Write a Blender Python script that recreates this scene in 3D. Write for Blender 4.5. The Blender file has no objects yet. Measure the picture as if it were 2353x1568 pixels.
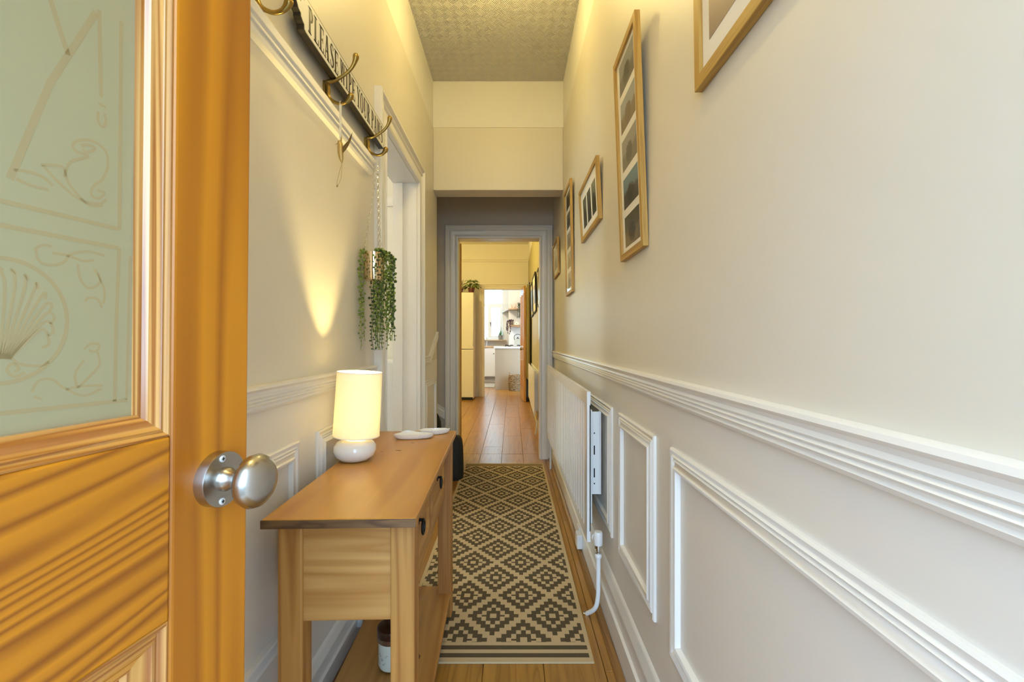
import bpy, bmesh, math, random
from math import sin, cos, pi, radians
from mathutils import Vector, Matrix

random.seed(7)
S = bpy.context.scene
COL = S.collection

# ------------------------------------------------------------------ camera, world, lights
cam = bpy.data.cameras.new('camera')
cam_o = bpy.data.objects.new('camera', cam)
COL.objects.link(cam_o)
cam_o.location = (0, 0, 1.06)
cam_o.rotation_euler = (radians(90), 0, 0)
cam.sensor_width = 36
cam.lens = 36 * 1040 / 2353
cam.clip_start = 0.01
S.camera = cam_o

S.view_settings.view_transform = 'Standard'
S.view_settings.look = 'None'
S.view_settings.exposure = 0.22
S.view_settings.gamma = 1.0
S.view_settings.use_curve_mapping = False

world = bpy.data.worlds.new('sky')
S.world = world
world.use_nodes = True
bg = world.node_tree.nodes['Background']
bg.inputs['Color'].default_value = (0.49, 0.72, 1.0, 1)     # bright overcast sky, the same all round
bg.inputs['Strength'].default_value = 7.8

WARM = (1.0, 0.77, 0.27)


def light(name, kind, loc, energy, color, size=0.06, rot=None, portal=False, size_y=None):
    l = bpy.data.lights.new(name, kind)
    l.energy = energy
    l.color = color
    if kind == 'AREA':
        l.shape = 'RECTANGLE'
        l.size = size
        l.size_y = size_y or size
        l.cycles.is_portal = portal
    else:
        l.shadow_soft_size = size
    o = bpy.data.objects.new(name, l)
    COL.objects.link(o)
    o.location = loc
    if rot:
        o.rotation_euler = rot
    return o


light('hall_pendant_light', 'POINT', (-0.08, 2.14, 2.74), 8, WARM, 0.05)
light('porch_end_fill', 'POINT', (-0.08, 0.55, 2.70), 12, WARM, 0.05)  # added fill that brightens the right wall, no known lamp here
light('dining_pendant_light', 'POINT', (-1.25, 6.0, 2.55), 84, (1.0, 0.79, 0.28), 0.10)
light('kitchen_ceiling_light', 'POINT', (-0.75, 9.7, 2.40), 60, (1.0, 0.90, 0.74), 0.10)  # added fill to brighten the kitchen, no fitting known
light('side_room_fill', 'POINT', (-1.9, 2.2, 2.2), 22, (1.0, 0.80, 0.52), 0.1)  # added warm fill for the bluish door jamb, unseen
# portals only guide the sky light through the real openings
light('front_door_portal', 'AREA', (-0.045, -0.30, 1.05), 1, (1, 1, 1), 0.78, (radians(90), 0, 0), True, 2.1)
light('kitchen_window_portal', 'AREA', (-0.6, 12.12, 1.8), 1, (1, 1, 1), 0.9, (radians(-90), 0, 0), True, 1.5)
light('side_room_portal', 'AREA', (-3.02, 2.2, 1.4), 1, (1, 1, 1), 0.8, (radians(90), 0, radians(-90)), True, 1.0)

# ------------------------------------------------------------------ mesh helpers


class MB:
    """collects shapes into one mesh; o is the origin that is subtracted (the thing's base)"""

    def __init__(self, o=(0, 0, 0)):
        self.bm = bmesh.new()
        self.o = Vector(o)
        self.mi = 0

    def v(self, p):
        return self.bm.verts.new(Vector(p) - self.o)

    def f(self, vs):
        try:
            fc = self.bm.faces.new(vs)
            fc.material_index = self.mi
            return fc
        except ValueError:
            return None

    def box(self, x0, x1, y0, y1, z0, z1):
        p = [self.v((x, y, z)) for x in (x0, x1) for y in (y0, y1) for z in (z0, z1)]
        for a in ((0, 1, 3, 2), (4, 6, 7, 5), (0, 4, 5, 1), (2, 3, 7, 6), (0, 2, 6, 4), (1, 5, 7, 3)):
            self.f([p[i] for i in a])
        return self

    def prism(self, pts, f, h0, h1):
        """outline pts (a, b) placed by f(a, b, h), from h0 to h1"""
        A = [self.v(f(a, b, h0)) for a, b in pts]
        B = [self.v(f(a, b, h1)) for a, b in pts]
        n = len(pts)
        self.f(A[::-1])
        self.f(B)
        for i in range(n):
            self.f([A[i], A[(i + 1) % n], B[(i + 1) % n], B[i]])
        return self

    def loft(self, rings, cap0=True, cap1=True, closed=True):
        R = [[self.v(p) for p in r] for r in rings]
        for k in range(len(R) - 1):
            n = len(R[k])
            for i in range(n if closed else n - 1):
                self.f([R[k][i], R[k][(i + 1) % n], R[k + 1][(i + 1) % n], R[k + 1][i]])
        if cap0:
            self.f(R[0][::-1])
        if cap1:
            self.f(R[-1])
        return self

    def lathe(self, prof, c=(0, 0, 0), axis='z', seg=32, sx=1.0, sy=1.0):
        c = Vector(c)

        def P(a, b, h):
            d = {'z': (a, b, h), 'y': (a, h, b), 'x': (h, a, b)}[axis]
            return c + Vector(d)
        rings = []
        for r, h in prof:
            r = max(r, 1e-5)
            rings.append([P(r * cos(2 * pi * i / seg) * sx, r * sin(2 * pi * i / seg) * sy, h) for i in range(seg)])
        return self.loft(rings)

    def tube(self, pts, rad, seg=10, closed=False):
        pts = [Vector(p) for p in pts]
        n = len(pts)
        if not hasattr(rad, '__len__'):
            rad = [rad] * n
        up = Vector((0.12, 0.31, 0.94)).normalized()
        rings = []
        prev = None
        for i, p in enumerate(pts):
            if closed:
                t = (pts[(i + 1) % n] - pts[i - 1]).normalized()
            else:
                t = (pts[min(i + 1, n - 1)] - pts[max(i - 1, 0)]).normalized()
            if prev is None:
                a = t.cross(up)
                if a.length < 1e-3:
                    a = t.cross(Vector((1, 0, 0)))
            else:
                a = prev - t * prev.dot(t)
            a.normalize()
            prev = a
            b = t.cross(a)
            rings.append([p + (a * cos(2 * pi * k / seg) + b * sin(2 * pi * k / seg)) * rad[i] for k in range(seg)])
        if closed:
            rings.append(rings[0])
            return self.loft(rings, False, False)
        return self.loft(rings)

    def ball(self, c, r, s=(1, 1, 1), sub=2):
        m = Matrix.Translation(Vector(c) - self.o) @ Matrix.Diagonal((s[0], s[1], s[2], 1))
        res = bmesh.ops.create_icosphere(self.bm, subdivisions=sub, radius=r, matrix=m)
        return self

    def sweep(self, path, closed, prof, f):
        """profile (t, h): t to the left of the path in its plane, h out of the plane; mitred corners"""
        n = len(path)
        P = [Vector(p) for p in path]
        rings = []
        for i in range(n):
            if closed or 0 < i < n - 1:
                d0 = (P[i] - P[i - 1]).normalized()
                d1 = (P[(i + 1) % n] - P[i]).normalized()
            elif i == 0:
                d0 = d1 = (P[1] - P[0]).normalized()
            else:
                d0 = d1 = (P[-1] - P[-2]).normalized()
            n0 = Vector((-d0.y, d0.x))
            n1 = Vector((-d1.y, d1.x))
            m = (n0 + n1)
            m = m / max(m.dot(n0), 1e-6)
            rings.append([f(P[i].x + m.x * t, P[i].y + m.y * t, h) for t, h in prof])
        if closed:
            rings.append(rings[0])
            return self.loft(rings, False, False)
        return self.loft(rings)

    def build(self, name, mat, parent=None, smooth=None, bevel=None, seg=2):
        bmesh.ops.remove_doubles(self.bm, verts=self.bm.verts, dist=1e-6)
        bmesh.ops.recalc_face_normals(self.bm, faces=self.bm.faces)
        me = bpy.data.meshes.new(name)
        self.bm.to_mesh(me)
        self.bm.free()
        for m in (mat if isinstance(mat, (list, tuple)) else [mat]):
            me.materials.append(m)
        if smooth is not None:
            me.shade_smooth()
            me.set_sharp_from_angle(angle=radians(smooth))
        o = bpy.data.objects.new(name, me)
        COL.objects.link(o)
        if parent:
            o.parent = parent
        elif self.o.length > 0:
            o.location = self.o
        if bevel:
            b = o.modifiers.new('bevel', 'BEVEL')
            b.width = bevel
            b.segments = seg
            b.limit_method = 'ANGLE'
            b.angle_limit = radians(40)
        return o


def smooth_pts(pts, k=5):
    """Catmull-Rom through the points (any dimension)"""
    pts = [tuple(p) for p in pts]
    q = [pts[0]] + pts + [pts[-1]]
    out = []
    for i in range(1, len(q) - 2):
        for j in range(k):
            t = j / k
            out.append(tuple(0.5 * (2 * b + (c - a) * t + (2 * a - 5 * b + 4 * c - d) * t * t + (3 * b - a - 3 * c + d) * t ** 3)
                             for a, b, c, d in zip(q[i - 1], q[i], q[i + 1], q[i + 2])))
    out.append(pts[-1])
    return out


def tag(o, label=None, cat=None, group=None, kind=None):
    if label:
        o['label'] = label
    if cat:
        o['category'] = cat
    if group:
        o['group'] = group
    if kind:
        o['kind'] = kind
    return o


def thing(name, label, cat, loc=(0, 0, 0), rot=None, group=None, kind=None):
    o = bpy.data.objects.new(name, None)
    o.empty_display_size = 0.05
    COL.objects.link(o)
    o.location = loc
    if rot:
        o.rotation_euler = rot
    return tag(o, label, cat, group, kind)


def struct(o, label=None, cat=None):
    return tag(o, label, cat, kind='structure')


# ------------------------------------------------------------------ materials


class NT:
    def __init__(self, name):
        self.m = bpy.data.materials.new(name)
        self.m.use_nodes = True
        self.t = self.m.node_tree
        self.b = self.t.nodes['Principled BSDF']
        self.out = self.t.nodes['Material Output']

    def n(self, typ, ins=None, **props):
        nd = self.t.nodes.new('ShaderNode' + typ)
        for k, v in props.items():
            setattr(nd, k, v)
        for k, v in (ins or {}).items():
            self.link(v, nd.inputs[k])
        return nd

    def link(self, v, sock):
        if isinstance(v, bpy.types.NodeSocket):
            self.t.links.new(v, sock)
        elif isinstance(v, bpy.types.Node):
            self.t.links.new(v.outputs[0], sock)
        else:
            sock.default_value = v

    def math(self, op, a, b=0.0, c=None):
        ins = {0: a, 1: b}
        if c is not None:
            ins[2] = c
        return self.n('Math', ins, operation=op).outputs[0]

    def ramp(self, fac, stops, interp='LINEAR'):
        r = self.n('ValToRGB', {0: fac})
        r.color_ramp.interpolation = interp
        el = r.color_ramp.elements
        while len(el) < len(stops):
            el.new(0.5)
        for e, (p, c) in zip(el, stops):
            e.position = p
            e.color = (c[0], c[1], c[2], 1)
        return r.outputs[0]

    def mix(self, fac, a, b, mode='MIX'):
        m = self.n('Mix', {0: fac}, data_type='RGBA', blend_type=mode)
        for v, s in ((a, 6), (b, 7)):
            if isinstance(v, (tuple, list)):
                v = (v[0], v[1], v[2], 1)
            self.link(v, m.inputs[s])
        return m.outputs[2]

    def set(self, **kw):
        for k, v in kw.items():
            self.link(v, self.b.inputs[k.replace('_', ' ')])
        return self

    def bump(self, h, strength=0.2, dist=0.01):
        self.link(self.n('Bump', {'Height': h, 'Strength': strength, 'Distance': dist}).outputs[0], self.b.inputs['Normal'])
        return self


def c4(c):
    return (c[0], c[1], c[2], 1)


def plain(name, col, rough=0.5, metal=0.0, spec=0.5, coat=0.0):
    t = NT(name)
    t.set(Base_Color=c4(col), Roughness=rough, Metallic=metal, Coat_Weight=coat)
    t.b.inputs['Specular IOR Level'].default_value = spec
    return t.m


def paint(name, col, rough=0.5, bump=0.12, scale=9.0, dist=0.006, var=0.02):
    """wall or woodwork paint with slightly uneven plaster under it"""
    t = NT(name)
    co = t.n('TexCoord').outputs['Object']
    n1 = t.n('TexNoise', {'Vector': co, 'Scale': scale, 'Detail': 4.0, 'Roughness': 0.6})
    n2 = t.n('TexNoise', {'Vector': co, 'Scale': 1.7, 'Detail': 2.0})
    k = t.ramp(n2.outputs[0], [(0.3, [v * (1 - var) for v in col]), (0.7, [min(1, v * (1 + var)) for v in col])])
    t.set(Base_Color=k, Roughness=rough)
    t.bump(n1.outputs[0], bump, dist)
    return t.m


def wood(name, light_c, dark_c, axis='z', across=14.0, along=1.1, rings=9.0, rough=0.38, coat=0.0, fine=0.35, warp=0.25, flat=None, spread=(0.25, 0.95), tilt=None):
    """long-grained softwood: contours of a noise stretched along the grain"""
    t = NT(name)
    co = t.n('TexCoord').outputs['Object']
    rnd = t.n('ObjectInfo').outputs['Random']
    off = t.n('VectorMath', {0: co, 1: t.n('VectorMath', {0: t.n('CombineXYZ', {0: rnd, 1: rnd, 2: rnd}), 1: (13.0, 7.0, 5.0)}, operation='MULTIPLY')}, operation='ADD')
    sc = [across] * 3
    sc['xyz'.index(axis)] = along
    if flat:
        sc['xyz'.index(flat)] = across * 0.35
    src = t.n('Mapping', {0: off, 2: tilt}) if tilt else off
    mp = t.n('Mapping', {0: src, 3: sc})
    nz = t.n('TexNoise', {'Vector': mp, 'Scale': 1.0, 'Detail': 1.6, 'Roughness': 0.45, 'Distortion': warp})
    ph = t.math('MULTIPLY', nz.outputs[0], rings)
    s = t.math('FRACT', ph)
    g = t.ramp(s, [(0.0, dark_c), (0.16, [a * .6 + b * .4 for a, b in zip(dark_c, light_c)]), (spread[0] + .1, light_c), (0.72, [a * .25 + b * .75 for a, b in zip(dark_c, light_c)]), (1.0, dark_c)])
    fs = [140.0] * 3
    fs['xyz'.index(axis)] = 4.0
    fn = t.n('TexNoise', {'Vector': t.n('Mapping', {0: off, 3: fs}), 'Scale': 1.0, 'Detail': 3.0})
    col = t.mix(t.math('MULTIPLY', t.math('SUBTRACT', fn.outputs[0], 0.42), fine), g, [v * .35 for v in dark_c])
    tone = t.n('TexNoise', {'Vector': off, 'Scale': 2.3, 'Detail': 1.0})
    col = t.mix(t.math('MULTIPLY', tone.outputs[0], 0.22), col, [a * .5 + b * .3 for a, b in zip(light_c, dark_c)])
    t.set(Base_Color=col, Roughness=rough, Coat_Weight=coat, Coat_Roughness=0.18)
    t.bump(fn.outputs[0], 0.06, 0.002)
    return t.m


M = {}
M['wall'] = paint('warm_grey_wall_paint', (0.75, 0.70, 0.60), 0.42, 0.3, 7.0, 0.004)
M['lobby_shaded'] = paint('shade_toned_lobby_paint', (0.60, 0.52, 0.41), 0.5, 0.2, 7.0, 0.004)  # shade behind the beam put into the wall colour
M['white'] = paint('white_woodwork_paint', (0.83, 0.80, 0.745), 0.30, 0.10, 12.0, 0.002)
M['dado'] = paint('off_white_dado_paint', (0.80, 0.765, 0.70), 0.34, 0.25, 6.0, 0.004)
M['frieze'] = paint('white_frieze_paint', (0.84, 0.81, 0.74), 0.6, 0.1)
M['dining'] = paint('cream_dining_paint', (0.80, 0.76, 0.66), 0.6, 0.05)
M['olive'] = paint('mustard_green_paint', (0.42, 0.37, 0.17), 0.5, 0.05)
M['kitchen'] = paint('beige_kitchen_paint', (0.62, 0.56, 0.45), 0.6, 0.05)
M['plain_white'] = plain('plain_white', (0.84, 0.83, 0.80), 0.45)
M['enamel'] = plain('white_radiator_enamel', (0.86, 0.86, 0.85), 0.22)
M['black'] = plain('matt_black', (0.012, 0.011, 0.010), 0.55)
M['dark_hole'] = plain('dark_slot', (0.01, 0.01, 0.01), 0.8)
M['iron'] = plain('black_iron', (0.014, 0.013, 0.013), 0.38, 0.6)
M['steel'] = plain('satin_steel', (0.50, 0.48, 0.45), 0.27, 1.0)
M['chrome'] = plain('chrome', (0.85, 0.85, 0.85), 0.08, 1.0)
M['zinc'] = plain('zinc_screw', (0.80, 0.80, 0.78), 0.3, 0.4)
M['brass'] = plain('antique_brass', (0.36, 0.25, 0.075), 0.3, 1.0)
M['gold'] = plain('pale_gold_metal', (0.83, 0.66, 0.42), 0.12, 1.0)
M['bronze'] = plain('bronze_leaf', (0.50, 0.38, 0.16), 0.4, 0.8)
M['ceramic'] = plain('white_gloss_ceramic', (0.90, 0.88, 0.83), 0.08, 0, 0.5, 0.5)
M['fridge'] = plain('white_fridge_enamel', (0.80, 0.78, 0.72), 0.3)
M['terracotta'] = plain('maroon_pot', (0.13, 0.03, 0.03), 0.45)
M['grey_pot'] = plain('grey_metal_pot', (0.34, 0.34, 0.33), 0.4, 0.3)
M['mat_board'] = plain('cream_mount_board', (0.85, 0.81, 0.72), 0.8)
M['ribbon'] = plain('cream_ribbon', (0.80, 0.74, 0.58), 0.6)
M['wax'] = plain('cream_candle_wax', (0.86, 0.84, 0.76), 0.35)
M['copper_lid'] = plain('brown_metal_lid', (0.10, 0.052, 0.032), 0.22, 0.7)
M['curtain'] = plain('olive_curtain_cloth', (0.20, 0.165, 0.07), 0.9)
M['worktop'] = wood('pale_worktop_wood', (0.62, 0.42, 0.23), (0.42, 0.26, 0.13), 'x', 30, 3, 4)
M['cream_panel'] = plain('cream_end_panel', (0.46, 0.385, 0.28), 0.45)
M['quartz'] = plain('white_worktop', (0.82, 0.80, 0.76), 0.2)

ORANGE_L, ORANGE_D = (0.62, 0.225, 0.007), (0.37, 0.110, 0.004)
M['pine_stile'] = wood('orange_pine_upright', ORANGE_L, ORANGE_D, 'z', 11.0, 0.42, 7.0, 0.32, 0.12, 0.15, 0.1, 'y')
M['pine_far'] = wood('golden_pine_door', (0.62, 0.34, 0.075), (0.45, 0.21, 0.035), 'z', 11.0, 0.5, 6.0, 0.35, 0.0, 0.3, 0.1)
M['pine_rail'] = wood('orange_pine_crosswise', ORANGE_L, (0.27, 0.075, 0.004), 'x', 12.0, 1.0, 17.0, 0.32, 0.12, 0.2, 0.18, 'y', tilt=(0, radians(-9), 0))
M['pine_bead'] = wood('striped_pine_moulding', (0.72, 0.38, 0.11), (0.32, 0.09, 0.008), 'z', 60, 0.9, 6, 0.2, 0.7, 0.1)
M['pine_bead_x'] = wood('striped_pine_moulding_crosswise', (0.66, 0.30, 0.06), (0.32, 0.09, 0.008), 'x', 60, 1.4, 6, 0.2, 0.7, 0.1)
M['table_top'] = wood('waxed_pine_board', (0.61, 0.305, 0.05), (0.47, 0.195, 0.026), 'y', 9.0, 0.9, 3.0, 0.34, 0.15, 0.25, 0.2, 'z')
M['table_end'] = wood('dark_end_grain', (0.20, 0.10, 0.035), (0.09, 0.04, 0.014), 'x', 45, 8, 4, 0.5)
M['table_z'] = wood('waxed_pine_upright', (0.53, 0.255, 0.062), (0.34, 0.13, 0.024), 'z', 22.0, 1.0, 4.0, 0.42, 0.0, 0.3, 0.2)
M['table_panel'] = wood('pale_pine_panel', (0.60, 0.32, 0.095), (0.44, 0.19, 0.04), 'x', 16.0, 1.2, 4.0, 0.45, 0.0, 0.3, 0.3)
M['table_y'] = wood('waxed_pine_lengthwise', (0.53, 0.265, 0.068), (0.36, 0.15, 0.032), 'y', 16.0, 0.9, 4.0, 0.42, 0.0, 0.3, 0.2)
M['oak_frame_z'] = wood('oak_frame_upright', (0.53, 0.32, 0.07), (0.38, 0.20, 0.035), 'z', 90, 3, 3, 0.45)
M['oak_frame_y'] = wood('oak_frame_crosswise', (0.53, 0.32, 0.07), (0.38, 0.20, 0.035), 'y', 90, 3, 3, 0.45)
M['floor_bead'] = wood('brown_floor_bead', (0.30, 0.15, 0.045), (0.18, 0.08, 0.02), 'y', 60, 2, 3, 0.4)
M['shelf_wood'] = wood('kitchen_shelf_wood', (0.40, 0.24, 0.11), (0.26, 0.14, 0.06), 'x', 40, 3, 3, 0.5)


def floor_material():
    t = NT('oak_laminate')
    co = t.n('TexCoord').outputs['Object']
    rnd = t.n('ObjectInfo').outputs['Random']
    off = t.n('VectorMath', {0: co, 1: t.n('VectorMath', {0: t.n('CombineXYZ', {0: rnd, 1: rnd, 2: rnd}), 1: (31.0, 17.0, 5.0)}, operation='MULTIPLY')}, operation='ADD')
    nz = t.n('TexNoise', {'Vector': t.n('Mapping', {0: off, 3: (16.0, 0.9, 1.0)}), 'Scale': 1.0, 'Detail': 2.0, 'Distortion': 0.2})
    fr = t.math('FRACT', t.math('MULTIPLY', nz.outputs[0], 6.0))
    c = t.ramp(fr, [(0.0, (0.24, 0.105, 0.017)), (0.35, (0.40, 0.20, 0.038)), (1.0, (0.32, 0.15, 0.028))])
    fn = t.n('TexNoise', {'Vector': t.n('Mapping', {0: off, 3: (170.0, 5.0, 1.0)}), 'Scale': 1.0, 'Detail': 3.0})
    c = t.mix(t.math('MULTIPLY', t.math('SUBTRACT', fn.outputs[0], 0.4), 0.5), c, (0.12, 0.055, 0.015))
    c = t.mix(t.math('MULTIPLY', rnd, 0.25), c, (0.42, 0.22, 0.05))
    t.set(Base_Color=c, Roughness=0.30)
    t.b.inputs['Specular IOR Level'].default_value = 0.6
    t.bump(fn.outputs[0], 0.02, 0.0005)
    return t.m


def rug_material():
    """flat woven runner: stepped diamonds, two stripes at each end"""
    t = NT('diamond_runner_weave')
    sep = t.n('SeparateXYZ', {0: t.n('TexCoord').outputs['Object']})
    x, y = sep.outputs[0], sep.outputs[1]            # object origin = near left corner of the runner

    def lattice(x0, y0):
        u = t.math('DIVIDE', t.math('SUBTRACT', x, x0), 0.2265)
        v = t.math('DIVIDE', t.math('SUBTRACT', y, y0), 0.279)
        du = t.math('ABSOLUTE', t.math('SUBTRACT', u, t.math('ROUND', u)))
        dv = t.math('ABSOLUTE', t.math('SUBTRACT', v, t.math('ROUND', v)))
        a = t.math('MULTIPLY', du, 12.87)
        b = t.math('MULTIPLY', dv, 13.3)
        i = t.math('ROUND', a)
        j = t.math('ROUND', b)
        d = t.math('ADD', i, j)
        ring = t.math('COMPARE', d, 4.5, 0.75)
        core = t.math('COMPARE', d, 1.5, 0.75)
        bar = t.math('MULTIPLY', t.math('COMPARE', i, 2.0, 0.1), t.math('COMPARE', j, 0.0, 0.1))
        thin = t.math('MULTIPLY', bar, t.math('GREATER_THAN', b, 0.24))
        core = t.math('MULTIPLY', core, t.math('SUBTRACT', 1.0, thin))
        sq = t.math('MULTIPLY', t.math('LESS_THAN', a, 0.7), t.math('LESS_THAN', b, 0.65))
        core = t.math('MULTIPLY', core, t.math('SUBTRACT', 1.0, sq))
        return t.math('MAXIMUM', ring, core)
    pat = t.math('MAXIMUM', lattice(0.330, 0.2496), lattice(0.44325, 0.3891))
    L = 2.41
    ye = t.math('MINIMUM', y, t.math('SUBTRACT', L, y))
    inside = t.math('MULTIPLY', t.math('GREATER_THAN', ye, 0.098), t.math('COMPARE', x, 0.336, 0.321))
    pat = t.math('MULTIPLY', pat, inside)
    st = t.math('MAXIMUM', t.math('COMPARE', ye, 0.0705, 0.0105), t.math('COMPARE', ye, 0.0315, 0.0105))
    st = t.math('MULTIPLY', st, t.math('COMPARE', x, 0.336, 0.324))
    pat = t.math('MAXIMUM', pat, st)
    wv = t.n('TexNoise', {'Vector': t.n('Mapping', {0: t.n('TexCoord').outputs['Object'], 3: (420.0, 160.0, 1.0)}), 'Scale': 1.0, 'Detail': 1.0})
    lite = t.mix(wv.outputs[0], (0.50, 0.375, 0.21), (0.58, 0.445, 0.26))
    dark = t.mix(wv.outputs[0], (0.085, 0.062, 0.035), (0.13, 0.10, 0.06))
    t.set(Base_Color=t.mix(pat, lite, dark), Roughness=0.9)
    t.b.inputs['Specular IOR Level'].default_value = 0.15
    t.bump(wv.outputs[0], 0.35, 0.002)
    return t.m


def ceiling_material():
    """anaglypta ceiling paper: blocks of parallel ridges that turn at right angles, laid on the diagonal"""
    t = NT('basket_weave_ceiling_paper')
    co = t.n('TexCoord').outputs['Object']
    r = t.n('Mapping', {0: co, 2: (0, 0, radians(45)), 3: (1, 1, 1)})
    sep = t.n('SeparateXYZ', {0: r})
    x, y = sep.outputs[0], sep.outputs[1]
    s = 1 / 0.042
    ch = t.n('TexChecker', {'Vector': r, 'Scale': s, 'Color1': (1, 1, 1, 1), 'Color2': (0, 0, 0, 1)})
    k = 2 * pi / 0.0084
    wx = t.math('SINE', t.math('MULTIPLY', x, k))
    wy = t.math('SINE', t.math('MULTIPLY', y, k))
    h = t.n('Mix', {0: ch.outputs[1], 2: wx, 3: wy})
    t.set(Base_Color=c4((0.80, 0.775, 0.72)), Roughness=0.7)
    t.bump(h.outputs[0], 0.8, 0.004)
    return t.m


def frosted_door_glass(name, k):
    t = NT(name)
    d = t.n('BsdfDiffuse', {'Color': (0.62 * k[0], 0.57 * k[1], 0.335 * k[2], 1)})
    tr = t.n('BsdfTranslucent', {'Color': (0.62 * k[0], 0.58 * k[1], 0.36 * k[2], 1)})
    gl = t.n('BsdfGlossy', {'Color': (1, 1, 1, 1), 'Roughness': 0.25})
    a = t.n('MixShader', {0: 0.5, 1: d.outputs[0], 2: tr.outputs[0]})
    b = t.n('MixShader', {0: 0.06, 1: a.outputs[0], 2: gl.outputs[0]})
    t.link(b.outputs[0], t.out.inputs[0])
    return t.m


def window_glass():
    t = NT('obscured_window_glass')
    tr = t.n('BsdfTranslucent', {'Color': (0.86, 0.95, 0.89, 1)})
    tp = t.n('BsdfTransparent', {'Color': (0.92, 0.98, 0.95, 1)})
    a = t.n('MixShader', {0: 0.35, 1: tr.outputs[0], 2: tp.outputs[0]})
    t.link(a.outputs[0], t.out.inputs[0])
    return t.m


def clear_glass(name, tint=(1, 1, 1)):
    t = NT(name)
    tp = t.n('BsdfTransparent', {'Color': c4(tint)})
    gl = t.n('BsdfGlossy', {'Color': (1, 1, 1, 1), 'Roughness': 0.02})
    fr = t.n('Fresnel', {'IOR': 1.45})
    front = t.math('SUBTRACT', 1.0, t.n('NewGeometry').outputs['Backfacing'])
    a = t.n('MixShader', {0: t.math('MULTIPLY', t.math('MULTIPLY', fr.outputs[0], front), 0.22), 1: tp.outputs[0], 2: gl.outputs[0]})
    t.link(a.outputs[0], t.out.inputs[0])
    return t.m


def shade_material():
    t = NT('cream_lamp_shade_fabric')
    d = t.n('BsdfDiffuse', {'Color': (0.88, 0.84, 0.74, 1)})
    tr = t.n('BsdfTranslucent', {'Color': (0.96, 0.92, 0.82, 1)})
    a = t.n('MixShader', {0: 0.24, 1: d.outputs[0], 2: tr.outputs[0]})
    t.link(a.outputs[0], t.out.inputs[0])
    return t.m


def bulb_material():
    t = NT('lit_bulb')
    t.set(Emission_Color=(1.0, 0.77, 0.29, 1), Emission_Strength=3100.0)
    return t.m


def speckled_material():
    t = NT('speckled_ceramic')
    co = t.n('TexCoord').outputs['Object']
    vo = t.n('TexVoronoi', {'Vector': co, 'Scale': 95.0, 'Randomness': 1.0})
    rn = t.n('TexNoise', {'Vector': co, 'Scale': 60.0, 'Detail': 2.0})
    spot = t.math('LESS_THAN', vo.outputs[0], t.math('MULTIPLY', t.math('SUBTRACT', rn.outputs[0], 0.40), 0.55))
    c = t.mix(spot, (0.86, 0.84, 0.80), (0.06, 0.055, 0.05))
    t.set(Base_Color=c, Roughness=0.18)
    return t.m


def photo_material(name, sky, ground, dark, seed, horizon=0.5):
    """a printed snapshot: blurred light top, darker lower half, dark figures"""
    t = NT(name)
    co = t.n('TexCoord').outputs['Generated']
    sep = t.n('SeparateXYZ', {0: co})
    off = t.n('Mapping', {0: co, 1: (seed * 1.7, seed * 2.3, seed * 0.9)})
    n1 = t.n('TexNoise', {'Vector': off, 'Scale': 4.2, 'Detail': 7.0, 'Roughness': 0.75})
    n2 = t.n('TexNoise', {'Vector': off, 'Scale': 11.0, 'Detail': 6.0, 'Roughness': 0.8})
    h = t.math('ADD', sep.outputs[2], t.math('MULTIPLY', t.math('SUBTRACT', n1.outputs[0], 0.5), 0.5))
    base = t.mix(t.ramp(h, [(horizon - 0.06, (0, 0, 0)), (horizon + 0.06, (1, 1, 1))]), ground, sky)
    dx = t.math('SUBTRACT', sep.outputs[1], 0.5)
    dz = t.math('SUBTRACT', sep.outputs[2], 0.38)
    r = t.math('ADD', t.math('MULTIPLY', t.math('MULTIPLY', dx, dx), 6.0), t.math('MULTIPLY', t.math('MULTIPLY', dz, dz), 3.2))
    fig = t.math('ADD', r, t.math('MULTIPLY', t.math('SUBTRACT', n2.outputs[0], 0.5), 1.1))
    col = t.mix(t.ramp(fig, [(0.27, (1, 1, 1)), (0.33, (0, 0, 0))]), base, dark)
    col = t.mix(t.math('MULTIPLY', n2.outputs[0], 0.5), col, [v * .45 for v in ground])
    t.set(Base_Color=col, Roughness=0.4)
    return t.m


def leaf_material(name, a, b):
    t = NT(name)
    rn = t.n('TexNoise', {'Vector': t.n('TexCoord').outputs['Object'], 'Scale': 90.0, 'Detail': 1.0})
    t.set(Base_Color=t.ramp(rn.outputs[0], [(0.35, a), (0.65, b)]), Roughness=0.35)
    return t.m


def basket_material():
    t = NT('woven_rush')
    co = t.n('TexCoord').outputs['Object']
    n = t.n('TexNoise', {'Vector': t.n('Mapping', {0: co, 3: (20, 20, 70)}), 'Scale': 1.0, 'Detail': 2.0})
    t.set(Base_Color=t.ramp(n.outputs[0], [(0.35, (0.10, 0.06, 0.025)), (0.65, (0.42, 0.29, 0.15))]), Roughness=0.8)
    return t.m


M['floor'] = floor_material()
M['rug'] = rug_material()
M['ceiling'] = ceiling_material()
M['door_glass'] = frosted_door_glass('frosted_door_glass', (1, 1, 1))
M['etch'] = frosted_door_glass('etched_line', (1.0, 0.88, 0.78))
M['win_glass'] = window_glass()
M['glass'] = clear_glass('clear_picture_glass')
M['jar_glass'] = clear_glass('jar_glass', (0.95, 0.96, 0.94))
M['shade'] = shade_material()
M['bulb'] = bulb_material()
M['speckle'] = speckled_material()
M['pearl'] = leaf_material('succulent_green', (0.07, 0.125, 0.012), (0.27, 0.36, 0.05))
M['pearl_dark'] = leaf_material('succulent_dark_green', (0.018, 0.040, 0.010), (0.07, 0.13, 0.03))
M['leaf'] = leaf_material('houseplant_green', (0.06, 0.11, 0.02), (0.22, 0.30, 0.06))
M['dark_leaf'] = leaf_material('dark_leaf', (0.02, 0.028, 0.010), (0.05, 0.07, 0.02))
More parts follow.
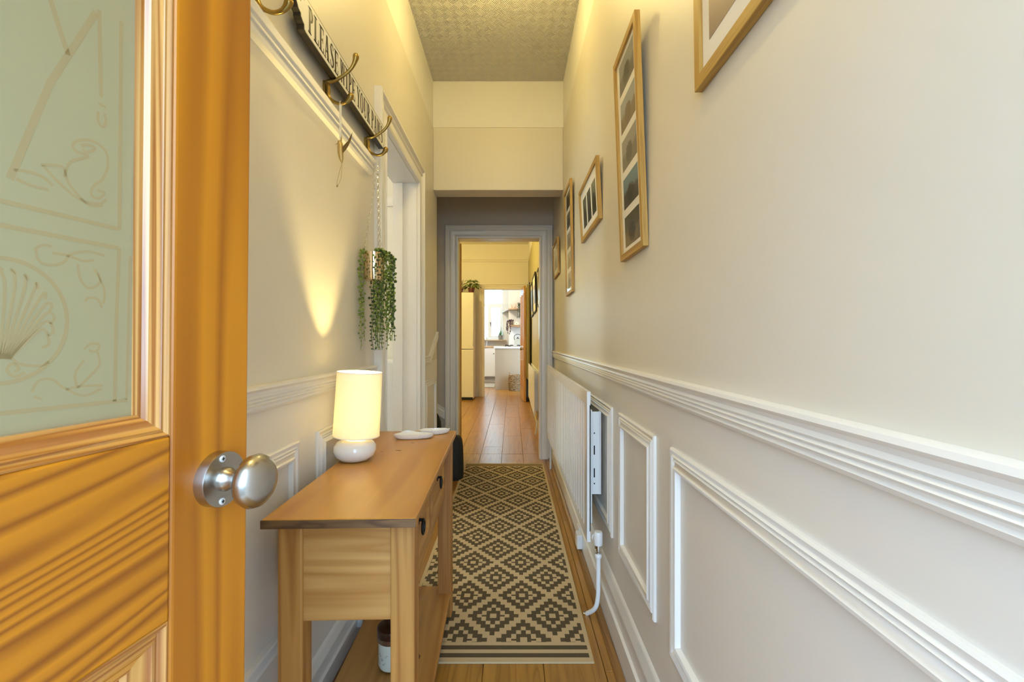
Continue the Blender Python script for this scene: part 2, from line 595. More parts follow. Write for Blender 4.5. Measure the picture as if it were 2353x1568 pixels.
M['purple_leaf'] = leaf_material('purple_leaf', (0.035, 0.015, 0.02), (0.08, 0.035, 0.04))
M['pale_leaf'] = leaf_material('pale_leaf', (0.10, 0.22, 0.08), (0.25, 0.42, 0.18))
M['basket'] = basket_material()
M['sign_white'] = plain('white_sign_face', (0.80, 0.78, 0.70), 0.45)
M['sign_black'] = plain('black_sign_paint', (0.016, 0.012, 0.009), 0.35)
M['bag'] = plain('black_bag_cloth', (0.012, 0.012, 0.011), 0.75)
M['stone'] = plain('grey_paving', (0.17, 0.14, 0.11), 0.9)
M['crystal'] = clear_glass('clear_bead', (0.95, 0.95, 0.92))

# ------------------------------------------------------------------ the setting
XL, XR, ZC, ZF = -0.57, 0.37, 2.937, 2.604
XLO = -0.70            # far face of the left wall
YB0, YB1 = 3.27, 3.43  # dropped beam
YD0, YD1 = 4.07, 4.20  # wall with the inner doorway
DL, DR, DT = -0.487, 0.250, 1.985

# floor: slab with laminate planks
floor = struct(MB().box(-3.0, 1.2, -0.30, 12.0, -0.06, -0.012).build('floor', M['floor']))
plank_cache = {}


def plank(x0, x1, y0, y1):
    key = (round(x1 - x0, 4), round(y1 - y0, 4))
    if key not in plank_cache:
        w, l = key
        o = MB().box(-w / 2 + .0009, w / 2 - .0009, -l / 2 + .001, l / 2 - .001, -0.012, 0).build('plank', M['floor'], floor, bevel=0.0016, seg=1)
        plank_cache[key] = o
    else:
        o = plank_cache[key].copy()
        COL.objects.link(o)
    o.location = ((x0 + x1) / 2, (y0 + y1) / 2, 0)


def lay(xa, xb, ya, yb, x_seam, w=0.1965, l=1.22, shift=0.0):
    k = math.floor((xa - x_seam) / w)
    i = 0
    while x_seam + k * w < xb - 1e-4:
        a, b = max(xa, x_seam + k * w), min(xb, x_seam + (k + 1) * w)
        if b - a > 0.004:
            y = ya - [0.41, 0.0, 0.74, 0.2, 0.93][(k + 50) % 5] - shift
            while y < yb - 1e-4:
                c, d = max(ya, y), min(yb, y + l)
                if d - c > 0.01:
                    plank(a, b, c, d)
                y += l
        k += 1
        i += 1


lay(XL, XR, -0.25, YB1, -0.094)
lay(-1.30, XR, YB1, 4.245, -0.094)
lay(-1.27, 0.31, 4.245, 8.75, -0.094)
lay(-1.30, 0.60, 8.75, 12.0, -0.094)

ceiling = struct(MB().box(-0.72, 0.52, -0.40, 3.43, ZC, ZC + 0.1).build('ceiling', M['ceiling']))
struct(MB().box(-1.45, 0.52, YB1, YD0, 2.55, 2.65).build('ceiling_lobby', M['frieze']))
struct(MB().box(-3.0, 0.45, YD0, 8.61, 2.90, 3.0).build('ceiling_dining', M['frieze']))
struct(MB().box(-2.0, 1.2, 8.75, 12.0, 2.60, 2.69).build('ceiling_kitchen', M['frieze']))
struct(MB().box(-3.2, XLO, 0.9, 3.43, 2.75, 2.85).build('ceiling_side_room', M['frieze']))

# right wall
wall_r = struct(MB().box(XR, 0.50, -0.40, YD1, 0, ZF).build('wall_right', M['wall']))
MB().box(XR, 0.50, -0.40, YB0, ZF, ZC).build('frieze', M['frieze'], wall_r)
MB().box(XR - 0.0015, XR, -0.25, YD0, 0.0, 0.93).build('dado_panel', M['dado'], wall_r)

# left wall, with the doorway to the side room
OY0, OY1, OZ = 1.985, 2.70, 2.005
wall_l = struct(MB().box(XLO, XL, -0.40, OY0, 0, ZF).box(XLO, XL, OY1, YB1, 0, ZF).box(XLO, XL, OY0, OY1, OZ, ZF).build('wall_left', M['wall']))
MB().box(XLO, XL, -0.40, YB0, ZF, ZC).build('frieze', M['frieze'], wall_l)
MB().box(XL, XL + 0.0015, -0.25, 1.873, 0.0, 0.92).build('dado_panel', M['dado'], wall_l)
MB().box(XL, XL + 0.0015, 2.84, YB1, 0.0, 0.92).build('dado_panel', M['dado'], wall_l)

# front wall behind the camera, open front doorway
struct(MB().box(-0.72, -0.435, -0.40, -0.25, 0, ZC).box(0.345, 0.52, -0.40, -0.25, 0, ZC).box(-0.435, 0.345, -0.40, -0.25, 2.10, ZC).build('wall_front', M['wall']))
struct(MB().box(-6, 6, -9.0, -0.40, -0.10, -0.02).build('ground', M['stone']))

# dropped beam
beam = struct(MB().box(XL, XR, YB0, YB1, 2.151, ZF).build('beam', M['wall'], bevel=0.004))
MB().box(XL, XR, YB0, YB1, ZF, ZC).build('frieze', M['frieze'], beam)

# wall with the inner doorway, lobby end walls
wall_b = struct(MB().box(-1.45, DL, YD0, YD1, 0, 2.9).box(DR, XR, YD0, YD1, 0, 2.9).box(DL, DR, YD0, YD1, DT, 2.9).build('wall_back', M['lobby_shaded']))
struct(MB().box(-1.45, -1.35, YB1, YD0, 0, 2.65).box(-1.35, XLO, YB1 + .001, YB1 + .01, 0, 2.65).build('wall_lobby', M['lobby_shaded']))

# dining room
dw_r = struct(MB().box(0.31, 0.45, YD1, 8.61, 0, 2.58).build('wall_dining_right', M['olive']))
MB().box(0.31, 0.45, YD1, 8.61, 2.58, 2.9).build('frieze', M['frieze'], dw_r)
struct(MB().box(-2.75, -2.6, YD1, 8.61, 0, 2.9).build('wall_dining_left', M['dining']))
struct(MB().box(-2.75, -1.45, YD0, YD1, 0, 2.9).build('wall_dining_front', M['dining']))
KL, KR, KT = -0.53, 0.19, 2.045
dw_b = struct(MB().box(-2.75, KL, 8.61, 8.75, 0, 2.9).box(KR, 0.45, 8.61, 8.75, 0, 2.9).box(KL, KR, 8.61, 8.75, KT, 2.9).build('wall_dining_back', M['dining']))
MB().sweep([(-2.6, 2.56), (0.31, 2.56)], False, [(0, 0), (0.0, 0.012), (0.012, 0.02), (0.03, 0.012), (0.045, 0.022), (0.055, 0.0)], lambda a, b, h: (a, 8.61 - h, b)).build('picture_rail', M['dining'], dw_b)

# kitchen
struct(MB().box(-2.0, -1.9, 8.75, 12.0, 0, 2.7).build('wall_kitchen_left', M['kitchen']))
struct(MB().box(1.1, 1.2, 8.75, 12.0, 0, 2.7).build('wall_kitchen_right', M['kitchen']))
WX0, WX1, WZ0, WZ1 = -1.05, -0.215, 1.09, 2.50
struct(MB().box(-2.0, WX0, 12.0, 12.15, 0, 2.7).box(WX1, 1.2, 12.0, 12.15, 0, 2.7).box(WX0, WX1, 12.0, 12.15, 0, WZ0).box(WX0, WX1, 12.0, 12.15, WZ1, 2.7).build('wall_kitchen_back', M['plain_white']))
breast = struct(MB().box(-0.085, 1.1, 10.95, 12.0, 0, 2.7).build('wall_kitchen_breast', M['kitchen']))
MB().box(-0.07, 1.1, 10.942, 10.95, 0.94, 1.395).build('splashback', M['plain_white'], breast)

# side room
struct(MB().box(-3.0, -2.9, 0.9, 1.8, 0, 2.85).box(-3.0, -2.9, 2.6, 3.43, 0, 2.85).box(-3.0, -2.9, 1.8, 2.6, 0, 0.9).box(-3.0, -2.9, 1.8, 2.6, 1.9, 2.85)
       .box(-3.0, XLO, 0.9, 1.0, 0, 2.85).build('wall_side_room', M['frieze']))
sr = struct(MB().box(-3.0, XLO, 3.33, 3.43, 0, 2.85).build('wall_side_room_back', M['dining']))
MB().sweep([(-2.9, 2.05), (XLO - 0.0, 2.05)], False, [(0, 0), (0.0, 0.012), (0.02, 0.02), (0.05, 0.012), (0.07, 0.0)], lambda a, b, h: (a, 3.33 - h, b)).build('picture_rail', M['white'], sr)
# pane in the side room window
struct(MB().box(-2.96, -2.955, 1.8, 2.6, 0.9, 1.9).build('window_2', M['win_glass']))

# mouldings -----------------------------------------------------------------
RAIL = [(0, 0), (0, .010), (.006, .013), (.009, .010), (.012, .010), (.016, .015), (.020, .011), (.024, .015), (.028, .011), (.032, .015), (.038, .012), (.044, .013), (.050, .019), (.056, .017), (.058, .010), (.058, 0)]


def FR(a, b, h):      # right wall: a = Y, b = Z, h = out of the wall
    return (XR - h, a, b)


def FL(a, b, h):
    return (XL + h, a, b)


trim_n = [0]


def trim(mb, mat=None, name='trim', smooth=35):
    trim_n[0] += 1
    return struct(mb.build(name + '_%d' % trim_n[0], mat or M['white'], smooth=smooth))


trim(MB().sweep([(-0.25, 0.915), (YD0, 0.915)], False, RAIL, FR))                       # dado rail, right
trim(MB().sweep([(-0.25, 0.903), (1.873, 0.903)], False, RAIL, FL))                     # dado rail, left
trim(MB().sweep([(2.84, 0.903), (3.10, 0.903), (3.43, 1.08)], False, RAIL, FL))         # its rising end by the lobby
PICT = [(0, 0), (0, .016), (.010, .020), (.018, .014), (.022, .014), (.028, .022), (.036, .016), (.042, .020), (.052, .030), (.060, .026), (.064, 0)]
trim(MB().sweep([(-0.25, 1.722), (1.80, 1.722)], False, PICT, FL))                      # picture rail
PANEL = [(0, 0), (0, .007), (.004, .010), (.009, .008), (.013, .007), (.016, .011), (.020, .007), (.024, .011), (.028, .007), (.033, .009), (.038, .015), (.044, .013), (.047, .006), (.047, 0)]


def panel(y0, y1, z0, z1, F, wall):
    # path anticlockwise seen in (a, b) so that t runs inwards
    MB().sweep([(y0, z0), (y1, z0), (y1, z1), (y0, z1)], True, PANEL, F).build('panel_moulding', M['white'], wall, smooth=35)


for y0, y1 in ((-0.24, 1.037), (1.156, 1.54), (1.65, 2.88), (3.0, 3.92)):
    panel(y0, y1, 0.341, 0.817, FR, wall_r)
for y0, y1 in ((-0.24, 1.198), (1.314, 1.775), (2.93, 3.36)):
    panel(y0, y1, 0.309, 0.797, FL, wall_l)

SKIRT = [(0, 0), (0, .0215), (.104, .0215), (.110, .014), (.150, .013), (.160, .016), (.173, .016), (.185, .010), (.199, .010), (.207, .006), (.214, 0)]
SKIRT_L = [(t * 0.72, h) for t, h in SKIRT]
b = MB().sweep([(-0.25, 0), (YD0 - 0.025, 0)], False, SKIRT, FR)
struct(b.build('baseboard_right', M['white'], smooth=35))
struct(MB().sweep([(-0.25, 0), (1.873, 0)], False, SKIRT_L, FL).sweep([(2.84, 0), (3.43, 0)], False, SKIRT_L, FL).build('baseboard_left', M['white'], smooth=35))
QB = [(0, .0225), (0, .046), (.008, .045), (.014, .040), (.019, .032), (.020, .0225)]
trim(MB().sweep([(-0.25, 0), (YD0 - 0.025, 0)], False, QB, FR), M['floor_bead'])
trim(MB().sweep([(-0.25, 0), (1.873, 0)], False, QB, FL), M['floor_bead'])

# door casings
ARCH = [(0, 0), (0, .020), (.012, .024), (.020, .018), (.060, .018), (.070, .024), (.078, .018), (.098, .018), (.108, .030), (.120, .030), (.126, .024), (.126, 0)]
ARCH_L = [(t * 0.90, h * 1.1) for t, h in ARCH]
# side doorway, outward = right of the path when walking up the near jamb ... t to the left
trim(MB().sweep([(OY1, 0), (OY1, OZ), (OY0, OZ), (OY0, 0)], False, [(-t, h) for t, h in ARCH_L], FL))
# jamb lining of the side doorway
jam = trim(MB().box(XLO - .01, XL + .001, OY1 - 0.003, OY1 + 0.02, 0, OZ - .003).box(XLO - .01, XL + .001, OY0 - .02, OY0 + .003, 0, OZ - .003).box(XLO - .01, XL + .001, OY0 + .003, OY1 - .003, OZ - .003, OZ + 0.02))
MB().box(XLO + .01, XLO + .05, OY1 - 0.014, OY1 - .0025, 0, OZ - .004).build('door_stop', M['white'], jam)
# inner doorway casing
def FB(a, b, h):
    return (a, YD0 - h, b)


trim(MB().sweep([(DL, 0), (DL, DT), (DR, DT), (DR, 0)], False, [(t * 0.90, h) for t, h in ARCH], FB))
trim(MB().box(DL - .02, DL + .003, YD0 + .001, YD1 + .002, 0, DT - .003).box(DR - .003, DR + .02, YD0 + .001, YD1 + .002, 0, DT - .003).box(DL + .003, DR - .003, YD0 + .001, YD1 + .002, DT - .003, DT + .02))
# kitchen doorway casing on the dining side
def FK(a, b, h):
    return (a, 8.61 - h, b)


trim(MB().sweep([(KL, 0), (KL, KT), (KR, KT), (KR, 0)], False, [(t * 0.8, h) for t, h in ARCH], FK), M['dining'])
# sloping string moulding on the lobby wall beside the casing
trim(MB().sweep([(-1.2, 0.75), (-0.605, 0.36)], False, [(0, 0), (0, .02), (.05, .02), (.06, .012), (.075, .012), (.08, 0)], FB))

# keeps on the jamb of the side doorway
KY = OY1 - .003
kp = thing('latch_keep', 'steel latch keep with two screws, upper one on the white door jamb', 'door keep', (-0.66, KY, 0.92), group=None)
MB((-0.66, KY, 0.92)).box(-0.688, -0.664, KY - .0025, KY, 0.893, 0.948).build('keep_plate', M['steel'], kp, bevel=.001)
MB((-0.66, KY, 0.92)).box(-0.682, -0.670, KY - .0032, KY - .0024, 0.905, 0.935).build('keep_slot', plain('rust_slot', (0.13, 0.05, 0.03), 0.7), kp)
kp = thing('lock_keep', 'dark lock keep below the latch keep on the white door jamb', 'door keep', (-0.66, KY, 0.80))
MB((-0.66, KY, 0.80)).box(-0.680, -0.668, KY - .002, KY, 0.822, 0.850).build('keep_slot', M['dark_hole'], kp)
MB((-0.66, KY, 0.80)).box(-0.680, -0.670, KY - .002, KY, 0.785, 0.803).build('lower_slot', M['dark_hole'], kp)
MB((-0.66, KY, 0.80)).box(-0.693, -0.679, KY - .002, KY, 0.785, 0.793).build('keep_plate', M['steel'], kp)

# ------------------------------------------------------------------ front door (pine, glazed, open)
DA = radians(9)
E = Vector((-0.3078, 0.53, 0.004))
door = thing('door_1', 'open pine front door with etched glass above and round steel knob', 'door', E, kind='structure')
piv = Matrix.Translation((0, 0, 1.06)) @ Matrix.Rotation(0.0095, 4, 'Y') @ Matrix.Translation((0, 0, -1.06))
mat_d = Matrix.Translation(E) @ piv @ Matrix.Rotation(-pi / 2 - DA, 4, 'Z')
door.matrix_world = mat_d
DT_ = 0.044
DH = 1.985
GZ0, GZ1 = 0.965, 1.86
MB().box(0, 0.10, -DT_, 0, 0, DH).build('stile', M['pine_stile'], door, bevel=0.004, seg=3)
MB().box(0.66, 0.76, -DT_, 0, 0, DH).build('stile', M['pine_stile'], door, bevel=0.004, seg=3)
MB().box(0.1002, 0.6598, -DT_, -.0004, 0.789, GZ0).build('lock_rail', M['pine_rail'], door, bevel=0.0025, seg=2)
MB().box(0.1002, 0.6598, -DT_, -.0004, 0.0, 0.20).build('bottom_rail', M['pine_rail'], door, bevel=0.0025)
MB().box(0.1002, 0.6598, -DT_, -.0004, GZ1, DH).build('top_rail', M['pine_rail'], door, bevel=0.0025)
BEAD = [(0, -.002), (.002, -.0015), (.005, -.004), (.008, -.003), (.012, -.007), (.017, -.008), (.020, -.012), (.0235, -.012), (.0235, -.020), (0, -.020)]


def FD(a, b, h):
    return (a, h, b)


bd = MB().sweep([(0.10, GZ0), (0.66, GZ0), (0.66, GZ1), (0.10, GZ1)], True, BEAD, FD)
for fc in bd.bm.faces:
    c = fc.calc_center_median()
    if (c.z < GZ0 + 0.03 or c.z > GZ1 - 0.03) and 0.12 < c.x < 0.64:
        fc.material_index = 1
bd.build('glazing_bead', [M['pine_bead'], M['pine_bead_x']], door, smooth=35)
BEAD2 = [(0, -.002), (.003, -.001), (.008, -.006), (.014, -.004), (.022, -.010), (.030, -.012), (.034, -.018), (0, -.020)]
bd = MB().sweep([(0.10, 0.20), (0.66, 0.20), (0.66, 0.789), (0.10, 0.789)], True, BEAD2, FD)
for fc in bd.bm.faces:
    c = fc.calc_center_median()
    if (c.z < 0.235 or c.z > 0.754) and 0.14 < c.x < 0.62:
        fc.material_index = 1
bd.build('panel_bead', [M['pine_bead'], M['pine_bead_x']], door, smooth=35)
MB().box(0.10, 0.66, -0.030, -0.017, 0.20, 0.789).build('lower_panel', M['pine_stile'], door)
pane = MB().box(0.10, 0.66, -0.022, -0.018, GZ0, GZ1).build('glass_pane', M['door_glass'], door)
tag(pane, 'frosted glass pane etched with scrolls and a shell')

# etched drawing on the pane: flat ribbons a hair proud of the glass
et = MB()


def ribbon(pts, w, k=6):
    pts = [Vector(p) for p in (smooth_pts(pts, k) if k > 1 else pts)]
    n = len(pts)
    L, R = [], []
    for i, p in enumerate(pts):
        t = (pts[min(i + 1, n - 1)] - pts[max(i - 1, 0)])
        if t.length < 1e-7:
            t = Vector((1, 0))
        t.normalize()
        nn = Vector((-t.y, t.x)) * (w / 2)
        nn *= 0.8
        L.append(et.v((p.x + nn.x, -0.0179, p.y + nn.y)))
        R.append(et.v((p.x - nn.x, -0.0179, p.y - nn.y)))
    for i in range(n - 1):
        et.f([L[i], L[i + 1], R[i + 1], R[i]])


def dpix(px, py):
    """a point of the drawing, given where it is seen on the door's glass plane"""
    # glass plane is 0.0176 behind the face
    k = (px - 1177) / 1040
    ca, sa = cos(DA), sin(DA)
    gx, gy = E.x - 0.0176 * ca, E.y + 0.0176 * sa
    s = (gx - k * gy) / (sa - k * ca) if abs(sa - k * ca) > 1e-9 else 0
    Y = gy - s * ca
    z = 1.06 - (py - 784) * Y / 1040
    return (s, z)


DP = lambda L: [dpix(a, b) for a, b in L]
W1 = 0.0042
ribbon(DP([(20, 425), (110, 205), (215, 40)]), 0.006, 1)
ribbon(DP([(100, -20), (125, 60), (152, 140)]), 0.005, 1)
ribbon(DP([(222, 35), (228, 235)]), W1, 1)
for c in ([(222, 250), (240, 258)], [(222, 268), (222, 290), (232, 303), (240, 292), (236, 272)]):
    ribbon(DP(c), 0.003)
for c in ([(-60, 460), (0, 476), (273, 538)], [(-60, 520), (0, 532), (273, 582)], [(-60, 978), (0, 966), (295, 931)]):
    ribbon(DP(c), 0.0045, 1)
ribbon(DP([(273, 582), (268, 760), (266, 935)]), W1, 1)
ribbon(DP([(273, 60), (273, 538)]), W1, 1)
ribbon(DP([(298, 600), (293, 930)]), 0.003, 1)
# scroll with a bird-like head, upper
for c in ([(95, 392), (130, 430), (180, 470), (225, 480), (243, 470)], [(92, 392), (140, 396), (150, 420), (160, 440), (200, 482), (235, 484)],
          [(145, 420), (160, 385), (200, 372), (172, 360), (165, 345), (180, 335), (210, 336), (240, 360), (245, 395), (232, 425), (213, 440), (208, 460), (225, 468), (238, 455), (222, 450)],
          [(30, 405), (60, 408), (95, 420), (120, 440)], [(35, 425), (70, 440), (110, 450)], [(183, 347), (200, 345), (215, 353), (200, 362), (186, 356)]):
    ribbon(DP(c), 0.0028)
# upper right scroll in the lower field
for c in ([(85, 600), (82, 585), (100, 577), (118, 580)], [(82, 600), (95, 618), (125, 622), (150, 612), (160, 598), (200, 590), (240, 600)], [(120, 595), (155, 600), (190, 612), (215, 610)],
          [(178, 620), (185, 655), (205, 675), (230, 660), (215, 630)], [(195, 705), (205, 697), (225, 700), (235, 720)], [(225, 640), (240, 680), (238, 710)]):
    ribbon(DP(c), 0.0026)
# lower right scroll
for c in ([(195, 815), (210, 803), (230, 805), (222, 820), (205, 818)], [(225, 820), (230, 850), (205, 880), (180, 905)], [(178, 900), (175, 870), (195, 840)],
          [(75, 915), (90, 890), (120, 885), (150, 905), (195, 922), (235, 905)], [(80, 925), (100, 932)], [(155, 908), (190, 900), (238, 898)]):
    ribbon(DP(c), 0.0026)
# shell in a ring
cx, cy = -12, 752
ribbon(DP([(cx + 167 * cos(a), cy + 145 * sin(a)) for a in [radians(-100 + 10 * i) for i in range(21)]]), 0.004)
for i in range(9):
    a = radians(-88 + 14 * i)
    p0 = (0 + i * 3, 840)
    p1 = (cx + 95 * cos(a) + 20, cy + 70 * sin(a) - 10)
    p2 = (cx + 138 * cos(a), cy + 122 * sin(a))
    p3 = (cx + 128 * cos(a + .12), cy + 118 * sin(a + .12))
    ribbon(DP([p0, p1, p2, p3]), 0.0026)
ribbon(DP([(-20, 828), (20, 832), (45, 850), (90, 855), (115, 845)]), 0.0028)
ribbon(DP([(60, 870), (35, 880), (18, 865), (30, 850), (45, 862), (35, 870)]), 0.0028)
et.build('etched_pattern', M['etch'], pane)

# knob
ks, kz = 0.0466, 0.909
MB().lathe([(0.0, 0.0), (.029, 0.0), (.029, .0095), (.0285, .0112), (.0, .0114)], (ks, 0, kz), 'y', 48).build('rose', M['steel'], door, smooth=30)
kn = MB().lathe([(.0125, .0108), (.0125, .014), (.0115, .016), (.0092, .020), (.0088, .026), (.0095, .031), (.013, .034), (.020, .0362), (.0262, .041), (.0282, .047), (.0262, .053), (.0205, .058), (.0115, .0612), (.0, .0620)], (ks, 0, kz), 'y', 48, 1.0, 1.0)
kn.build('knob', M['steel'], door, smooth=50)
for dx, dz in ((.004, .0225), (.004, -.0225)):
    sc = MB().lathe([(0, .0112), (.0036, .0112), (.0036, .0120), (.0024, .0125), (.0, .0122)], (ks + dx, 0, kz + dz), 'y', 14)
    so = sc.build('screw', M['zinc'], door, smooth=30)
    MB().box(ks + dx - .0018, ks + dx + .0018, .0124, .0127, kz + dz - .0005, kz + dz + .0005).box(ks + dx - .0005, ks + dx + .0005, .0124, .0127, kz + dz - .0018, kz + dz + .0018).build('screw_slot', M['dark_hole'], so)

# ------------------------------------------------------------------ console table
TA = radians(1.76)
table = thing('console_table', 'waxed pine console table with two drawers, ring pulls and a low shelf', 'table', (-0.364, 1.362, 0.0), (0, 0, TA))
TW, TL, TH = 0.31, 0.90, 0.70
MB().box(-TW / 2, TW / 2, -TL / 2 + .002, TL / 2, TH - .018, TH).build('table_top', M['table_top'], table, bevel=0.003)
e_ = MB().box(-TW / 2, TW / 2, -TL / 2, -TL / 2 + .002, TH - .018, TH - .001).build('end_grain_edge', M['table_end'], table)
tag(e_, 'dark brown end grain along the near edge')
LG = 0.052
lx0, lx1 = -TW / 2 + .012, TW / 2 - .010
ly0, ly1 = -TL / 2 + .045, TL / 2 - .045
for ax, ay in ((lx0, ly0), (lx1 - LG, ly0), (lx0, ly1 - LG), (lx1 - LG, ly1 - LG)):
    MB().box(ax, ax + LG, ay, ay + LG, 0.0075 if ax > 0 else 0.0005, TH - .018).build('leg', M['table_z'], table, bevel=0.004, seg=2)
AZ = 0.464
for ay in (ly0 + .007, ly1 - .022):
    MB().box(lx0 + LG - .008, lx1 - LG + .004, ay, ay + .015, AZ, TH - .019).build('end_panel', M['table_panel'], table, bevel=0.002)
MB().box(lx0 + .004, lx0 + .018, ly0 + LG, ly1 - LG, AZ, TH - .019).build('back_panel', M['table_y'], table)
fx = lx1 - .026
MB().box(fx - .016, fx, ly0 + LG, ly1 - LG, AZ, AZ + .022).box(fx - .016, fx, ly0 + LG, ly1 - LG, TH - .036, TH - .019).box(fx - .016, fx, -.016, .016, AZ + .022, TH - .036).build('front_rail', M['table_y'], table, bevel=0.0015)
for y0, y1 in ((ly0 + LG + .003, -.019), (.019, ly1 - LG - .003)):
    z0, z1 = AZ + .025, TH - .039
    dr = MB().box(fx - .014, fx - .006, y0, y1, z0, z1).sweep([(y0, z0), (y1, z0), (y1, z1), (y0, z1)], True, [(0, -.006), (0, .001), (.022, .001), (.030, -.006)], lambda a, b, h: (fx + h, a, b)).build('drawer', M['table_y'], table, bevel=0.001)
    yc, zc = (y0 + y1) / 2, (z0 + z1) / 2
    MB().box(fx - .006, fx - .002, yc - .009, yc + .009, zc + .008, zc + .026).lathe([(.004, -.004), (.004, .010), (.0, .011)], (fx, yc, zc + .018), 'x', 12)\
        .tube([(fx + .008 + .004 * sin(a) * 0, yc + .0165 * sin(a), zc + .0005 + .0185 * cos(a)) for a in [2 * pi * i / 24 for i in range(24)]], .0032, 8, True).build('ring_pull', M['iron'], dr, smooth=40)
MB().box(lx0 + .004, lx1 - .004, ly0 - .004, ly1 + .004, .082, .100).build('shelf', M['table_y'], table, bevel=0.002)
# knots in the timber
knot_m = plain('dark_knot', (0.16, 0.06, 0.02), 0.5)
for kx, ky, kr, kz, e, g in ((-.005, .125, .008, TH, 1.2, .55), (-.055, .11, .004, TH, 1.2, .55), (.02, .235, .005, TH, 1.2, .55), (.045, .055, .016, .100, .8, 1.2), (.078, .01, .010, .100, .8, 1.2)):
    MB().lathe([(kr, 0), (kr, .0003), (0, .0004)], (kx, ky, kz), 'z', 14, e, g).build('knot', knot_m, table)

# ------------------------------------------------------------------ table lamp
LP = Vector((-0.474, 1.366, TH + .0005))
lamp = thing('table_lamp', 'lit table lamp with cream drum shade and round white base', 'lamp', LP)
MB().lathe([(0, 0), (.030, 0), (.044, .004), (.057, .016), (.0625, .032), (.060, .046), (.050, .058), (.034, .065), (.016, .0675), (.0, .0675)], (0, 0, 0), 'z', 48).build('lamp_base', M['ceramic'], lamp, smooth=60)
MB().lathe([(.010, .066), (.010, .085), (.013, .087), (.013, .112), (.0, .112)], (0, 0, 0), 'z', 20).build('lamp_holder', M['plain_white'], lamp, smooth=40)
SH = Matrix.Rotation(radians(3.2), 4, 'Y')
shd = MB()
ring = lambda r, z: [SH @ Vector((r * cos(2 * pi * i / 56), r * sin(2 * pi * i / 56), z)) for i in range(56)]
shd.loft([ring(.0675, .074), ring(.0650, .266), ring(.0640, .266), ring(.0665, .074), ring(.0675, .074)], False, False)
so = shd.build('lamp_shade', M['shade'], lamp, smooth=40)
MB().loft([ring(.0672, .0755), ring(.030, .0755), ring(.030, .0765), ring(.0672, .0765), ring(.0672, .0755)], False, False).build('light_stop_ring', M['shade'], so)  # added ring that keeps bulb light on the base and off the table
for z, r in ((.266, .0647), (.0745, .0673)):
    MB().tube([SH @ Vector((r * cos(2 * pi * i / 48), r * sin(2 * pi * i / 48), z)) for i in range(48)], .0011, 6, True).build('shade_ring', M['plain_white'], so, smooth=60)
for a in (0, 2.1, 4.2):
    MB().tube([SH @ Vector((.012 * cos(a), .012 * sin(a), .100)), SH @ Vector((.0665 * cos(a), .0665 * sin(a), .085))], .0012, 6).build('shade_spoke', M['plain_white'], so, smooth=60)
bu = MB().lathe([(0.004, .112), (.009, .116), (.013, .124), (.015, .134), (.013, .143), (.007, .149), (0, .151)], (0, 0, 0), 'z', 20).build('bulb', M['bulb'], lamp, smooth=60)

# ------------------------------------------------------------------ trinket dishes


def dish(name, label, cx, cy, a, b, rot, h, fn, z=TH):
    N = 56
    o = thing(name, label, 'dish', (cx, cy, z + .0005), (0, 0, rot), 'speckled trinket dishes')

    def rg(s, zz, dz=0.0):
        out = []
        for i in range(N):
            th = 2 * pi * i / N
            r = fn(th)
            out.append((a * s * r * cos(th), b * s * r * sin(th), zz + dz * max(0, r - 1.02) * 4))
        return out
    MB().loft([rg(.70, 0), rg(.84, .002), rg(.95, h * .5), rg(1.0, h, .01), rg(.965, h, .01), rg(.90, h * .55), rg(.78, .0042), rg(.3, .004)], True, True).build('dish_body', M['speckle'], o, smooth=60)
    return o


dish('trinket_dish', 'long speckled white trinket dish nearer the lamp on the pine table', -.366, 1.675, .073, .036, radians(6), .016, lambda t: 1 + .10 * cos(2 * t) * 0 + .07 * cos(3 * t + .6) + .10 * math.exp(-((t - 1.9) / .28) ** 2))
dish('trinket_dish', 'speckled white trinket dish behind the longer one on the pine table', -.302, 1.752, .060, .030, radians(18), .017, lambda t: 1 + .05 * cos(3 * t))

# ------------------------------------------------------------------ candle jar on the low shelf
cj = (-0.352, 1.335, 0.1005)
jar = thing('candle_jar', 'cream candle in a glass jar with dark brown metal lid on low shelf', 'candle', cj)
MB().lathe([(0, 0), (.036, 0), (.041, .004), (.043, .012), (.043, .100), (.041, .100), (.041, .014), (.038, .008), (0, .007)], (0, 0, 0), 'z', 40).build('glass_jar', M['jar_glass'], jar, smooth=40)
MB().lathe([(0, .0085), (.0375, .0085), (.0405, .015), (.0405, .088), (0, .088)], (0, 0, 0), 'z', 40).build('wax', M['wax'], jar, smooth=40)
MB().lathe([(0, .1005), (.0445, .1005), (.0450, .103), (.0450, .118), (.043, .122), (.038, .124), (0, .1245)], (0, 0, 0), 'z', 40).build('lid', M['copper_lid'], jar, smooth=40)
MB().lathe([(.0436, .086), (.0445, .087), (.0445, .1004), (.0436, .1005)], (0, 0, 0), 'z', 40).build('lid_band', plain('bronze_band', (0.30, 0.20, 0.13), .25, .8), jar, smooth=40)
lb = MB()
for i in range(5):
    a0 = -pi / 2 - .9 + i * .16
    zz = .034 + .011 * ((i * 2) % 3)
    pts = [(.0434 * cos(a0 + j * .06), .0434 * sin(a0 + j * .06), zz + .004 * sin(j * 1.7 + i)) for j in range(4)]
    lb.tube(pts, .0005, 5)
lb.build('label_print', plain('grey_print', (.25, .24, .22), .6), jar)

